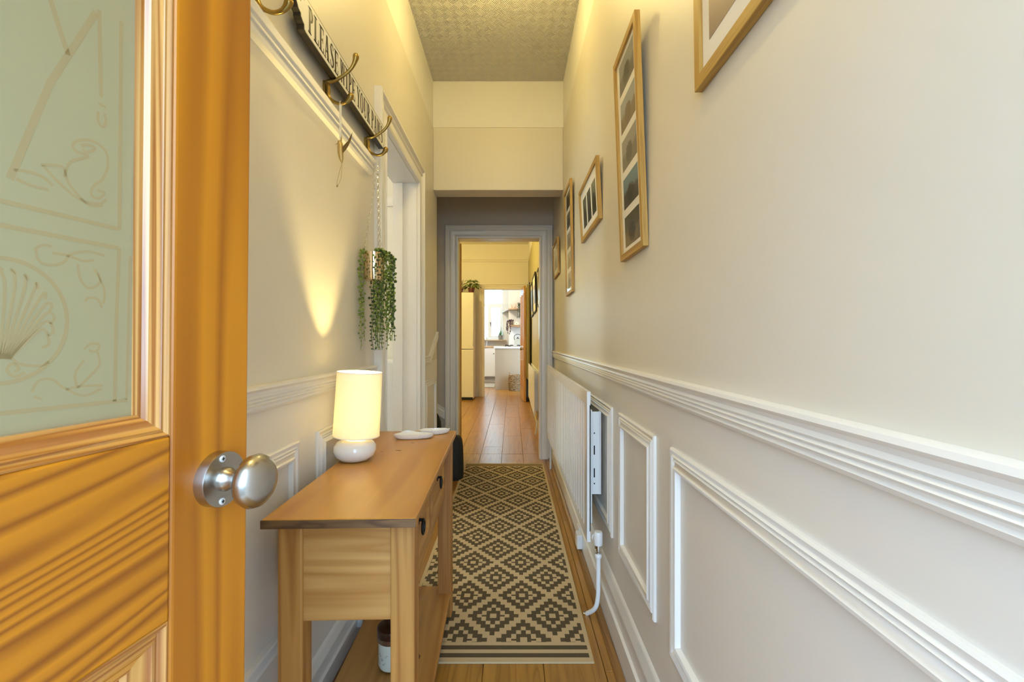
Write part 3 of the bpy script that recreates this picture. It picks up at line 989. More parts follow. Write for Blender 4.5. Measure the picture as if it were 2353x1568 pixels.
# ------------------------------------------------------------------ runner rug
RX0, RX1, RY0, RY1 = -0.402, 0.270, 1.485, 3.895
rug = MB((RX0, RY0, 0.0005))
nx, ny = 14, 60
top = [[None] * (ny + 1) for _ in range(nx + 1)]
rng = random.Random(3)
bot = [[None] * (ny + 1) for _ in range(nx + 1)]
for i in range(nx + 1):
    for j in range(ny + 1):
        x = RX0 + (RX1 - RX0) * i / nx
        y = RY0 + (RY1 - RY0) * j / ny
        lift = 0.0
        top[i][j] = rug.v((x, y, 0.0065 + lift))
        bot[i][j] = rug.v((x, y, 0.0005 + lift))
for i in range(nx):
    for j in range(ny):
        rug.f([top[i][j], top[i + 1][j], top[i + 1][j + 1], top[i][j + 1]])
        rug.f([bot[i][j], bot[i][j + 1], bot[i + 1][j + 1], bot[i + 1][j]])
for i in range(nx):
    rug.f([top[i][0], bot[i][0], bot[i + 1][0], top[i + 1][0]])
    rug.f([top[i][ny], top[i + 1][ny], bot[i + 1][ny], bot[i][ny]])
for j in range(ny):
    rug.f([top[0][j], top[0][j + 1], bot[0][j + 1], bot[0][j]])
    rug.f([top[nx][j], bot[nx][j], bot[nx][j + 1], top[nx][j + 1]])
ro = rug.build('runner_rug', M['rug'])
tag(ro, 'beige hallway runner with brown stepped diamonds and striped ends', 'rug')

# ------------------------------------------------------------------ hall radiator


def radiator(name, label, x_front, x_wall, y0, y1, z0, z1, pitch, double, bracket=True, valve_dir=1):
    c = (x_front + .02, (y0 + y1) / 2, 0)
    r = thing(name, label, 'radiator', c)
    g = MB(c)
    n = int((y1 - y0 - .05) / pitch)
    if not double:
        # fluted front
        off = ((y1 - y0) - n * pitch) / 2
        prof = [(y0, 0)]
        for i in range(n):
            a = y0 + off + i * pitch
            prof += [(a + pitch * .30, 0), (a + pitch * .36, .010), (a + pitch * .64, .010), (a + pitch * .70, 0)]
        prof += [(y1, 0)]
        rings = []
        zt, zb = z1 - .052, z0 + .040
        P0 = [(x_front + h, y, zb) for y, h in prof]
        P1 = [(x_front + h, y, zt) for y, h in prof]
        g.loft([P0, P1], False, False, closed=False)
        g.box(x_front, x_front + .014, y0, y1, zt, z1)
        g.box(x_front, x_front + .014, y0, y1, z0, zb)
        g.box(x_front + .0105, x_front + .014, y0, y1, zb, zt)
        g.box(x_front, x_front + .014, y0, y0 + .006, zb, zt)
        g.build('front_panel', M['enamel'], r, bevel=0.0012, seg=1)
        cv = MB(c)
        for i in range(int((y1 - y0 - .1) / .05)):
            a = y0 + .03 + i * .05
            cv.box(x_front + .014, x_front + .025, a, a + .030, z0 + .06, z1 - .075)
        cv.build('convector_fins', M['enamel'], r)
        for yb in ((y0 + .055, y1 - .08) if bracket else ()):
            k = MB(c).box(x_front + .024, x_front + .062, yb, yb + .003, z0 + .165, z1 - .085).box(x_front + .0595, x_wall - .0165, yb, yb + .03, z0 + .165, z1 - .085)
            k = k.build('wall_bracket', M['enamel'], r, bevel=.0008)
            for za, zb_ in ((.205, .210), (.232, .268), (.322, .358), (.405, .410)):
                MB(c).box(x_front + .036, x_front + .041, yb - .0006, yb + .0004, z0 + za, z0 + zb_).build('bracket_slot', M['dark_hole'], k)
    else:
        for xa in (x_front, x_wall - .016):
            MB(c).box(xa, xa + .012, y0, y1, z0, z1).build('panel', M['enamel'], r, bevel=0.003)
        cv = MB(c)
        for i in range(int((y1 - y0 - .1) / .07)):
            a = y0 + .04 + i * .07
            cv.box(x_front + .012, x_wall - .016, a, a + .004, z0 + .05, z1 - .03)
        cv.build('convector_fins', M['enamel'], r)
        MB(c).box(x_front + .010, x_wall - .015, y0 + .012, y0 + .02, z1 - .14, z1 - .115).build('cross_pipe', M['enamel'], r)
    return r, c


rad, rc = radiator('wall_radiator', 'long white fluted radiator on the hall dado wall', 0.288, XR, 1.74, 3.71, 0.287, 0.865, 0.052, False)
vy = 1.705
xv = 0.325
MB(rc).lathe([(0, -.020), (.010, -.020), (.010, .012), (.013, .013), (.013, .02), (.0, .02)], (xv - .006, vy + .02, .306), 'y', 20).lathe([(.0155, -.018), (.0165, -.014), (.0165, .026), (.014, .032), (0, .033)], (xv, vy, .310), 'z', 24).build('valve_cap', M['enamel'], rad, smooth=40)
MB(rc).lathe([(0, .262), (.012, .262), (.012, .266), (.008, .268), (.008, .276), (.013, .278), (.013, .291), (0, .292)], (xv, vy, 0), 'z', 18).build('valve_body', M['chrome'], rad, smooth=30)
MB(rc).lathe([(0, .244), (.012, .244), (.013, .247), (.013, .256), (.009, .259), (0, .262)], (xv, vy, 0), 'z', 18).tube(smooth_pts([(xv, vy, .25), (xv, vy, .17), (xv - .002, vy, .09), (xv - .012, vy + .01, .045), (xv - .036, vy + .05, .002)]), .0085, 12).build('feed_pipe', M['enamel'], rad, smooth=60)
MB(rc).lathe([(0, .001), (.0125, .001), (.0125, .004), (.009, .007), (0, .007)], (xv - .037, vy + .052, 0), 'z', 16).build('pipe_collar', M['chrome'], rad, smooth=30)
MB(rc).tube([(.318, 3.745, .001), (.318, 3.745, .29), (.318, 3.70, .30)], .0085, 12).build('return_pipe', M['enamel'], rad, smooth=50)

rad2, rc2 = radiator('wall_radiator', 'small double panel radiator on the mustard dining room wall', 0.250, 0.31, 5.12, 6.93, 0.22, 0.72, 0.04, True)
MB(rc2).tube(smooth_pts([(.283, 5.10, .24), (.283, 5.10, .16), (.275, 5.10, .08), (.262, 5.13, .001)]), .008, 10).build('feed_pipe', M['enamel'], rad2, smooth=60)
MB(rc2).lathe([(0, .17), (.012, .17), (.012, .20), (.016, .21), (.016, .27), (0, .275)], (.283, 5.10, 0), 'z', 16).build('valve_body', M['chrome'], rad2, smooth=30)

# white plastic boxes on the skirting
bx = thing('cable_box', 'small white plastic cable box fixed to the right skirting', 'cable box', (.3485, 2.26, 0))
MB((.3485, 2.26, 0)).box(.322, .3485, 2.235, 2.30, .030, .098).build('box_body', M['enamel'], bx, bevel=.003)
MB((.3485, 2.26, 0)).box(.338, .3485, 2.30, 2.36, .035, .110).build('box_plate', M['dado'], bx, bevel=.002)
bx = thing('cable_box', 'small white plastic box on the left skirting behind the console table', 'cable box', (-.548, 1.64, 0))
MB((-.548, 1.64, 0)).box(-.5485, -.528, 1.60, 1.67, .045, .135).build('box_body', M['enamel'], bx, bevel=.003)

# ------------------------------------------------------------------ sign "PLEASE WIPE YOUR PAWS"
SX, SY0, SY1, SZ0, SZ1 = -0.531, 1.165, 1.868, 1.853, 1.948
sg = thing('wall_sign', 'long black and white sign reading PLEASE WIPE YOUR PAWS on left wall', 'sign', (XL, (SY0 + SY1) / 2, SZ0))
so_ = (XL, (SY0 + SY1) / 2, SZ0)
H = SZ1 - SZ0


def sign_outline(ins):
    L = [(0, 0), (-.010, .03), (-.011, .16), (-.020, .20), (-.028, .26), (-.029, .34), (-.042, .38), (-.052, .50), (-.042, .62), (-.029, .66), (-.028, .74), (-.020, .80), (-.011, .84), (-.010, .97), (0, 1)]
    R = [(0, 1), (.004, .95), (.004, .86), (.009, .80), (.013, .66), (.018, .50), (.013, .34), (.009, .20), (.004, .14), (.004, .05), (0, 0)]
    pts = [(SY0 + y + ins * (1 if y < -.001 else 0.6), SZ0 + ins + v * (H - 2 * ins)) for y, v in L] + [(SY1 + y - ins, SZ0 + ins + v * (H - 2 * ins)) for y, v in R]
    return pts[::-1]


FS = lambda a, b, h: (SX + h, a, b)
MB(so_).prism(sign_outline(0), FS, -.019, 0).build('sign_board', M['sign_black'], sg)
MB(so_).prism(sign_outline(.0035), FS, 0, .0006).build('sign_face', M['sign_white'], sg)
for yb in (1.30, 1.70):
    MB(so_).box(XL, SX - .019, yb, yb + .03, SZ0 + .03, SZ1 - .02).build('batten', M['sign_black'], sg)


def q(x0, y0, x1, y1):
    return [(x0, y0), (x1, y0), (x1, y1), (x0, y1)]


def para(xa, ya, xb, yb, w):
    return [(xa, ya), (xa + w, ya), (xb + w, yb), (xb, yb)]


def arc(cx, cy, ro, ri, a0, a1, n=10):
    out = []
    for i in range(n):
        A, B = radians(a0 + (a1 - a0) * i / n), radians(a0 + (a1 - a0) * (i + 1) / n)
        out.append([(cx + ri[0] * cos(A), cy + ri[1] * sin(A)), (cx + ro[0] * cos(A), cy + ro[1] * sin(A)), (cx + ro[0] * cos(B), cy + ro[1] * sin(B)), (cx + ri[0] * cos(B), cy + ri[1] * sin(B))])
    return out


def stroke(pts, ws):
    P = [Vector(p) for p in pts]
    n = len(P)
    L, R = [], []
    for i in range(n):
        t = (P[min(i + 1, n - 1)] - P[max(0, i - 1)]).normalized()
        m = Vector((-t.y, t.x)) * ws[i] / 2
        L.append(P[i] + m)
        R.append(P[i] - m)
    return [[L[i], R[i], R[i + 1], L[i + 1]] for i in range(n - 1)]


STEM = [q(.12, 0, .33, 1), q(.02, 0, .43, .055), q(.02, .945, .43, 1)]
BOWL = arc(.31, .735, (.37, .265), (.17, .205), -90, 90)
sp = smooth_pts([(.55, .78), (.50, .92), (.36, .97), (.21, .92), (.16, .77), (.26, .61), (.44, .47), (.57, .34), (.59, .19), (.48, .06), (.33, .03), (.17, .09), (.11, .26)], 3)
sw = [p[0] for p in smooth_pts([(v,) for v in (.06, .08, .07, .10, .17, .20, .22, .20, .17, .10, .07, .08, .06)], 3)]
GL = {
    'P': (STEM + BOWL, .72), 'I': (STEM, .46),
    'L': (STEM + [q(.12, 0, .68, .055), [(.60, .05), (.68, .05), (.68, .26), (.65, .26)]], .72),
    'E': (STEM + [q(.12, 0, .68, .055), q(.12, .945, .66, 1), q(.3, .48, .54, .535), [(.60, .05), (.68, .05), (.68, .25), (.65, .25)], [(.63, .77), (.66, .77), (.66, .95), (.58, .95)], q(.51, .39, .55, .62)], .72),
    'A': ([para(.10, 0, .36, 1, .07), para(.52, 0, .30, 1, .21), q(.2, .30, .58, .355), q(.0, 0, .28, .05), q(.44, 0, .84, .05)], .84),
    'S': (stroke(sp, sw), .68),
    'W': ([para(.22, 0, .05, 1, .17), para(.24, 0, .42, 1, .07), para(.62, 0, .42, 1, .17), para(.64, 0, .84, 1, .07), q(-.02, .95, .32, 1), q(.74, .95, 1.0, 1)], 1.0),
    'Y': ([para(.30, .46, .05, 1, .20), para(.40, .46, .62, 1, .07), q(.28, 0, .48, .5), q(.18, 0, .58, .055), q(-.02, .945, .34, 1), q(.52, .945, .78, 1)], .76),
    'O': (arc(.38, .5, (.36, .52), (.17, .45), 0, 360, 24), .78),
    'U': ([q(.10, .3, .30, 1), q(.60, .3, .67, 1), q(.0, .945, .40, 1), q(.50, .945, .77, 1)] + arc(.385, .31, (.285, .33), (.20, .25), 180, 360, 10), .78),
    'R': (STEM + BOWL + [para(.54, 0, .34, .50, .20), q(.5, 0, .80, .05)], .80),
}
text = 'PLEASE WIPE YOUR PAWS'
LH = 0.068
adv = [(GL[ch][1] + .05 if ch != ' ' else .30) for ch in text]
span = (SY1 - .012) - (SY0 + .012)
kx = span / sum(adv)
yc = SY0 + .012
zb_ = (SZ0 + SZ1) / 2 - LH / 2
for ch, ad in zip(text, adv):
    if ch != ' ':
        lm = MB(so_)
        for poly in GL[ch][0]:
            lm.prism([(yc + p[0] * kx, zb_ + p[1] * LH) for p in poly], FS, .0004, .0011)
        lm.build('letter', M['sign_black'], sg)
    yc += ad * kx

# ------------------------------------------------------------------ coat hooks


def coat_hook(y, label):
    c = (XL, y, 1.80)
    h = thing('coat_hook', label, 'coat hook', c, group='brass double coat hooks')
    MB(c).loft([[(XL + d, y + sx * .5, z) for sx, z in ((-.016 * s, 1.786), (.016 * s, 1.786), (.018 * s, 1.80), (.012 * s, 1.815), (.017 * s, 1.832), (.014 * s, 1.846), (-.014 * s, 1.846), (-.017 * s, 1.832), (-.012 * s, 1.815), (-.018 * s, 1.80))] for d, s in ((.0, 1), (.004, 1), (.007, .8))]).build('back_plate', M['brass'], h, smooth=50)
    up = smooth_pts([(-.565, 1.838, .0060), (-.556, 1.845, .0058), (-.544, 1.8475, .0050), (-.530, 1.852, .0045), (-.510, 1.864, .0042), (-.492, 1.879, .0042), (-.480, 1.896, .0048), (-.474, 1.913, .0068), (-.4725, 1.921, .0078), (-.4720, 1.928, .0062), (-.4718, 1.931, .002)], 4)
    MB(c).tube([(p[0], y, p[1]) for p in up], [p[2] * 1.18 for p in up], 12).build('upper_prong', M['brass'], h, smooth=60)
    lo = smooth_pts([(-.560, 1.842, .0062), (-.556, 1.822, .0058), (-.556, 1.804, .0052), (-.549, 1.792, .0045), (-.536, 1.783, .0042), (-.520, 1.7785, .0042), (-.504, 1.782, .0048), (-.494, 1.791, .0062), (-.4885, 1.800, .0080), (-.4865, 1.807, .0064), (-.486, 1.811, .002)], 4)
    MB(c).tube([(p[0], y, p[1]) for p in lo], [p[2] * 1.18 for p in lo], 12).build('lower_prong', M['brass'], h, smooth=60)
    return h


coat_hook(0.99, 'brass double coat hook nearest the front door at the sign start')
coat_hook(1.37, 'brass double coat hook at the sign middle with bird ornament hanging from it')
coat_hook(1.75, 'brass double coat hook at the sign end carrying the planter chain')

# ------------------------------------------------------------------ hanging bird ornament
by = 1.37
bc = (-.518, by, 1.66)
bird = thing('bird_ornament', 'gold hummingbird ornament hanging on a cream ribbon from the brass hook', 'ornament', bc)
MB(bc).loft([[(-.5215, by - .0035, z), (-.5145, by - .0035, z), (-.5145, by - .0030, z), (-.5215, by - .0030, z)] for z in (1.670, 1.73, 1.7795)])\
    .tube([(-.518, by + .0075 * cos(a) - .0, 1.7785 + .0068 * sin(a)) for a in [2 * pi * i / 16 for i in range(16)]], .001, 6, True).build('ribbon', M['ribbon'], bird)
bod = smooth_pts([(-.5270, 1.655, .0010), (-.5225, 1.662, .0065), (-.5195, 1.650, .0085), (-.5190, 1.630, .0085), (-.5165, 1.610, .0060), (-.5145, 1.598, .0012)], 5)
MB(bc).tube([(p[0], by, p[1]) for p in bod], [p[2] for p in bod], 12).build('bird_body', M['bronze'], bird, smooth=60)
MB(bc).tube([(-.524, by, 1.660), (-.535, by, 1.655)], [.0018, .0005], 8).build('beak', M['bronze'], bird, smooth=60)


def wing(pts, off, mat):
    MB(bc).prism(pts, lambda a, b, h: (a, by + h, b), off, off + .0012).build('wing', mat, bird)


wing([(-.519, 1.634), (-.507, 1.652), (-.4955, 1.664), (-.482, 1.690), (-.486, 1.668), (-.494, 1.650), (-.503, 1.636), (-.511, 1.628)], -.004, plain('dark_bronze_wing', (.16, .11, .045), .4, .7))
wing([(-.524, 1.640), (-.523, 1.658), (-.517, 1.668), (-.5125, 1.682), (-.5125, 1.664), (-.516, 1.648), (-.520, 1.638)], -.0065, M['bronze'])
lp = smooth_pts([(-.5145, 1.598), (-.5155, 1.575), (-.519, 1.550), (-.527, 1.532), (-.530, 1.528), (-.5285, 1.545), (-.522, 1.572), (-.5160, 1.596)], 6)
MB(bc).tube([(p[0], by, p[1]) for p in lp], .0005, 5).build('bead_string', M['bronze'], bird)
bds = MB(bc)
for p in lp[6:40]:
    bds.ball((p[0], by, p[1]), .0018, sub=1)
bds.ball((-.5295, by, 1.530), .004, sub=2)
bds.build('glass_beads', M['crystal'], bird, smooth=60)

# ------------------------------------------------------------------ hanging planter with string of pearls
pc = Vector((-.5235, 1.715, 1.287))
hk = Vector((-.519, 1.75, 1.7745))
pl = thing('hanging_planter', 'trailing string of pearls in a gold pot hanging on chains', 'plant', pc)
MB(pc).lathe([(0, 1.287), (.030, 1.287), (.0355, 1.2895), (.038, 1.296), (.038, 1.393), (.0365, 1.3935), (.0355, 1.392), (.0355, 1.375), (0, 1.374)], (pc.x, pc.y, 0), 'z', 40).build('pot', M['gold'], pl, smooth=35)
MB(pc).lathe([(0, 1.376), (.035, 1.376), (.03, 1.384), (.012, 1.388), (0, 1.388)], (pc.x, pc.y, 0), 'z', 20).build('soil', plain('dark_soil', (.03, .02, .012), .9), pl)
ringp = hk - Vector((0, 0, .030))
tr = MB(pc).tube([(hk.x + .0065 * cos(a), hk.y, hk.z - .010 + .0145 * sin(a)) for a in [2 * pi * i / 20 for i in range(20)]], .0009, 6, True).tube([hk - Vector((0, 0, .025)), ringp], .0009, 6)
tr.build('chain_ring', M['chrome'], pl, smooth=60)
for k, ang in enumerate((radians(200), radians(80), radians(-35))):
    end = Vector((pc.x + .037 * cos(ang), pc.y + .037 * sin(ang), 1.391))
    ch = MB(pc)
    n = 26
    for i in range(n):
        t0, t1 = (i + .0) / n, (i + 1.0) / n
        a, b = ringp.lerp(end, t0), ringp.lerp(end, t1)
        d = (b - a)
        u = d.normalized()
        s = u.cross(Vector((0, 1, 0)) if i % 2 else Vector((1, 0, 0))).normalized()
        m = (a + b) / 2
        hl = d.length * .60
        ch.tube([m + u * hl * cos(w) + s * .0042 * sin(w) for w in [2 * pi * j / 8 for j in range(8)]], .0009, 4, True)
    ch.build('chain', M['chrome'], pl, smooth=60)
rp = random.Random(11)


def strand(tx, ty, zend, dark, ang, dens=1.0):
    rim = Vector((pc.x + .034 * cos(ang), pc.y + .034 * sin(ang), 1.392))
    pts = [Vector((pc.x + .018 * cos(ang), pc.y + .018 * sin(ang), 1.388)), rim + Vector((0, 0, rp.uniform(.006, .014)))]
    pts.append(Vector((tx * .6 + rim.x * .4, ty * .6 + rim.y * .4, 1.391 + rp.uniform(-.004, .006))))
    z = 1.375
    wx, wy = tx, ty
    while z > zend:
        pts.append(Vector((max(wx, XL + .009), wy, z)))
        wx += rp.uniform(-.004, .004)
        wy += rp.uniform(-.004, .004)
        z -= .035
    sm = [Vector(p) for p in smooth_pts(pts, 5)]
    st = MB(pc)
    st.tube(sm, .0008, 5)
    acc, j = 0.0, 0
    total = sum((sm[i + 1] - sm[i]).length for i in range(len(sm) - 1))
    run = 0.0
    for i in range(len(sm) - 1):
        seg = (sm[i + 1] - sm[i]).length
        acc += seg
        run += seg
        if acc > .0086 / dens:
            acc = 0
            a = rp.uniform(0, 6.28)
            fade = 1 - .45 * max(0, run / total - .72) / .28
            r = rp.uniform(.0042, .0060) * fade
            o_ = r + rp.uniform(.0, .0028)
            p = sm[i] + Vector((cos(a) * o_, sin(a) * o_, rp.uniform(-.001, .001)))
            if p.x < XL + r:
                p.x = XL + r
            st.ball(p, r, (1, 1, .95), sub=1)
    st.build('strand', M['pearl_dark'] if dark else M['pearl'], pl, smooth=180)


for tx, ty, ze in ((-.557, 1.665, 1.02), (-.548, 1.650, 1.035), (-.552, 1.690, 1.05)):
    strand(tx, ty, ze, False, radians(195 + rp.uniform(-20, 30)), .62)
for i in range(5):
    strand(-.546 + .009 * i, 1.765 + rp.uniform(-.008, .01), 1.0 + rp.uniform(-.01, .05), True, radians(95 + 8 * i), .95)
for i in range(24):
    f = i / 23
    strand(-.517 + .066 * f + rp.uniform(-.004, .004), 1.675 + .095 * rp.random(), 0.985 + rp.uniform(0, .13) * (1 - .3 * f), i % 4 == 3, radians(-55 + 110 * rp.random()), .95)

# ------------------------------------------------------------------ pictures on the right wall
PAL = [((.55, .55, .52), (.25, .22, .18), (.07, .06, .05)), ((.60, .66, .68), (.33, .22, .13), (.20, .12, .07)), ((.55, .52, .46), (.30, .26, .20), (.10, .09, .08)),
       ((.22, .42, .52), (.10, .09, .08), (.03, .03, .03)), ((.12, .12, .07), (.30, .22, .13), (.03, .03, .04)), ((.30, .32, .20), (.10, .10, .05), (.03, .03, .02)),
       ((.62, .56, .52), (.42, .26, .22), (.03, .025, .025)), ((.20, .20, .14), (.07, .06, .03), (.02, .02, .02))]
pic_n = [0]


def picture(label, y0, y1, z0, z1, wins, tilt, xw=XR, fw=.020, dep=.0156, mats=None, pals=None, group='oak picture frames on the right wall', back=0.0005):
    W, Hh = y1 - y0, z1 - z0
    o = thing('picture_frame', label, 'picture', (xw - back, (y0 + y1) / 2, z0), (0, -tilt, 0), group)
    fz, fy = mats or (M['oak_frame_z'], M['oak_frame_y'])
    F = lambda a, b, h: (-h, a, b)
    prof = [(0, 0), (0, dep), (fw, dep), (fw, 0)]
    fm = MB()
    fm.sweep([(-W / 2, 0), (W / 2, 0), (W / 2, Hh), (-W / 2, Hh)], True, prof, F)
    for fc in fm.bm.faces:
        c = fc.calc_center_median()
        if c.z < fw * 1.01 or c.z > Hh - fw * 1.01:
            fc.material_index = 1
    fm.build('frame', [fz, fy], o, bevel=.0008, seg=1)
    mb = MB().box(-dep + .0075, -.001, -W / 2 + fw * .9, W / 2 - fw * .9, fw * .9, Hh - fw * .9)
    mb.build('mount', M['mat_board'], o)
    MB().box(-dep + .0035, -dep + .005, -W / 2 + fw * .95, W / 2 - fw * .95, fw * .95, Hh - fw * .95).build('glass', M['glass'], o)
    for i, (a0, a1, b0, b1) in enumerate(wins):
        p = [[v * .62 for v in c] for c in PAL[(pals or list(range(8)))[i % 8]]]
        pic_n[0] += 1
        MB().box(-dep + .0070, -dep + .0076, a0 - W / 2, a1 - W / 2, b0, b1).build('photo', photo_material('snapshot_%d' % pic_n[0], p[0], p[1], p[2], pic_n[0]), o)
    return o


def stack5(W, Hh, ph=.0935, mx=.052):
    m = (Hh - 5 * ph) / 6.0
    m0 = m * 1.25
    gap = (Hh - 2 * m0 - 5 * ph) / 4
    return [(mx, W - mx, m0 + i * (ph + gap), m0 + i * (ph + gap) + ph) for i in range(4, -1, -1)]


picture('large oak framed couple photo high on right wall nearest the door', .36, .878, 1.542, 2.12, [(.08, .466, .068, .51)], radians(.8), fw=.024, pals=[6])
picture('tall oak frame holding five stacked snapshots beside the large frame', 1.222, 1.479, 1.318, 1.957, stack5(.257, .639, .0935, .048), radians(2.15), pals=[0, 1, 2, 3, 4])
picture('wide oak frame with three upright photos in a row', 1.843, 2.318, 1.560, 1.819, [(.075, .165, .055, .195), (.1925, .2825, .055, .195), (.31, .40, .055, .195)], radians(3.0), pals=[5, 7, 5])
picture('second tall oak frame of five snapshots, farther down the hall', 2.676, 2.98, 1.353, 2.025, stack5(.304, .672, .095, .075), radians(1.1), pals=[7, 5, 2, 1, 2])
picture('smallest oak frame beyond the beam near the inner doorway', 3.467, 3.86, 1.583, 1.863, [(.09, .303, .06, .22)], radians(2.0), pals=[2])
BK = (M['black'], M['black'])
picture('black framed print nearest the hall on the dining room wall', 4.93, 5.24, 1.45, 1.86, [(.06, .25, .07, .34)], radians(1.5), .31, .018, .016, BK, [5], 'black frames on the dining room wall')
picture('tall black framed print with wide white mount, middle of dining room row', 5.60, 6.30, 1.43, 1.92, [(.16, .54, .12, .36)], radians(1.5), .31, .02, .018, BK, [2], 'black frames on the dining room wall')
picture('black framed print farthest along the dining room wall', 6.42, 6.95, 1.42, 1.90, [(.08, .45, .08, .40)], radians(1.5), .31, .02, .018, BK, [7], 'black frames on the dining room wall')

# ------------------------------------------------------------------ lobby: black bags on the floor


def bag(name, label, c, w, d, h, lean=0.0, cat='bag'):
    o = thing(name, label, cat, c)
    rings = []
    for k in range(9):
        t = k / 8
        s = (1.0, 1.04, 1.05, 1.04, 1.02, .98, .92, .78, .45)[k]
        z = h * (0, .04, .2, .4, .6, .78, .90, .97, 1.0)[k]
        rings.append([(w / 2 * s * (abs(cos(a)) ** .6) * (1 if cos(a) >= 0 else -1) + lean * t, d / 2 * s * (abs(sin(a)) ** .6) * (1 if sin(a) >= 0 else -1), z) for a in [2 * pi * i / 24 for i in range(24)]])
    MB().loft(rings).build('bag_body', M['bag'], o, smooth=60)
    MB().loft([[(p[0] * .8, p[1] * .55 - d * .30, p[2] * .5 + h * .08) for p in r] for r in rings]).build('front_pocket', M['bag'], o, smooth=60)
    MB().tube(smooth_pts([(-.04 + lean, 0, h * .97), (-.03 + lean, 0, h * 1.06), (.03 + lean, 0, h * 1.06), (.04 + lean, 0, h * .97)], 4), .006, 8).build('handle', M['bag'], o, smooth=60)
    MB().tube([(-w * .38 + lean, -d * .36, h * .80), (w * .38 + lean, -d * .36, h * .80)], .003, 6).build('zip', plain('grey_zip', (.10, .10, .10), .4, .5), o)
    return o


bag('rucksack', 'black rucksack standing on the floor just past the console table', (-.475, 3.50, .0005), .19, .16, .33)
bag('shopping_bag', 'dark bag in the recess behind the rucksack', (-.66, 3.80, .0005), .13, .16, .42)

# ------------------------------------------------------------------ doors beyond


def slab_door(name, label, loc, rot, w, h, th, mat, knob_mat, panels=True):
    o = thing(name, label, 'door', loc, (0, 0, rot), kind='structure')
    MB().box(0, w, -th, 0, .006, h).build('leaf', mat, o, bevel=.002)
    for x0, x1, z0, z1 in ((.10, w / 2 - .04, .22, .72), (w / 2 + .04, w - .10, .22, .72), (.10, w / 2 - .04, .95, h - .12), (w / 2 + .04, w - .10, .95, h - .12)):
        for F in (lambda a, b, hh: (a, hh, b), lambda a, b, hh: (a, -th - hh, b)):
            MB().sweep([(x0, z0), (x1, z0), (x1, z1), (x0, z1)], True, [(0, 0), (0, .004), (.012, .008), (.022, .002), (.022, 0)], F).build('panel_moulding', M['pine_bead'], o, smooth=35)
    for sgn, y in ((1, 0), (-1, -th)):
        MB().lathe([(0, 0), (.022, 0), (.022, .005 * sgn), (.008, .007 * sgn), (.008, .03 * sgn), (.022, .038 * sgn), (.026, .05 * sgn), (.018, .06 * sgn), (0, .063 * sgn)], (w - .06, y, .92), 'y', 24).build('knob', knob_mat, o, smooth=50)
    return o


slab_door('door_2', 'pine door seen edge on inside the inner doorway, left', (-.503, 4.215, 0), radians(112), .73, 1.97, .035, M['pine_far'], M['brass'])
slab_door('door_3', 'orange pine kitchen door folded back against the mustard wall', (.193, 8.565, 0), radians(-86), .72, 2.02, .038, M['pine_far'], M['brass'])

# ------------------------------------------------------------------ dining room: fridge freezer and plants
fo = (-.99, 8.1, 0)
fr = thing('fridge_freezer', 'tall white fridge freezer left of the kitchen doorway', 'fridge', fo)
MB(fo).box(-1.29, -.69, 8.145, 8.585, .02, 1.93).build('cabinet', M['fridge'], fr, bevel=.006)
MB(fo).box(-1.29, -.69, 8.10, 8.142, .915, 1.93).build('upper_door', M['fridge'], fr, bevel=.008)
MB(fo).box(-1.29, -.69, 8.10, 8.142, .05, .903).build('lower_door', M['fridge'], fr, bevel=.008)
MB(fo).box(-1.27, -.71, 8.12, 8.16, .001, .045).build('plinth', M['black'], fr)
MB(fo).tube(smooth_pts([(-.703, 8.10, .98), (-.700, 8.075, 1.02), (-.700, 8.072, 1.22), (-.703, 8.10, 1.27)], 4), .008, 8).build('handle', M['plain_white'], fr, smooth=60)


def leaf_plant(name, label, c, pot_r, pot_h, pot_mat, leaf_mat, n, reach, rise, leaf_l, leaf_w, droop, seed, spiky=False, cat='plant', group=None):
    o = thing(name, label, cat, c, group=group)
    MB().lathe([(0, 0), (pot_r * .72, 0), (pot_r * .95, pot_h * .8), (pot_r * 1.05, pot_h * .82), (pot_r * 1.05, pot_h), (pot_r * .92, pot_h), (pot_r * .9, pot_h * .9), (0, pot_h * .88)], (0, 0, 0), 'z', 24).build('pot', pot_mat, o, smooth=35)
    r = random.Random(seed)
    for i in range(n):
        a = 2 * pi * (i * .381966 + .1 * r.random())
        el = r.uniform(.15, 1.0)
        d = Vector((cos(a), sin(a), 0))
        base = Vector((0, 0, pot_h * .88)) + d * pot_r * .3
        tip = base + d * reach * (1.1 - el * .7) * r.uniform(.7, 1.1) + Vector((0, 0, rise * el))
        mid = (base + tip) / 2 + Vector((0, 0, rise * .18))
        end = tip + d * leaf_l * .8 + Vector((0, 0, leaf_l * (.6 if spiky else -.45 * droop)))
        lf = MB()
        if not spiky:
            lf.tube(smooth_pts([base, mid, tip], 3), pot_r * .03, 5)
            st, en = tip, end
        else:
            st, en = base, tip + Vector((0, 0, rise * .25))
        ax = (en - st)
        side = ax.cross(Vector((0, 0, 1))).normalized() * leaf_w / 2
        nm = side.cross(ax).normalized()
        prof = [(0, .12), (.2, .85), (.45, 1), (.75, .6), (1, .04)] if not spiky else [(0, 1), (.4, .8), (.8, .4), (1, .05)]
        L = []
        for t, wd in prof:
            p = st + ax * t + nm * leaf_l * .12 * sin(pi * t)
            L.append([p - side * wd, p + nm * leaf_w * .08, p + side * wd, p - nm * leaf_w * .03])
        lf.loft(L)
        lf.build('leaf', leaf_mat, o, smooth=80)
    return o


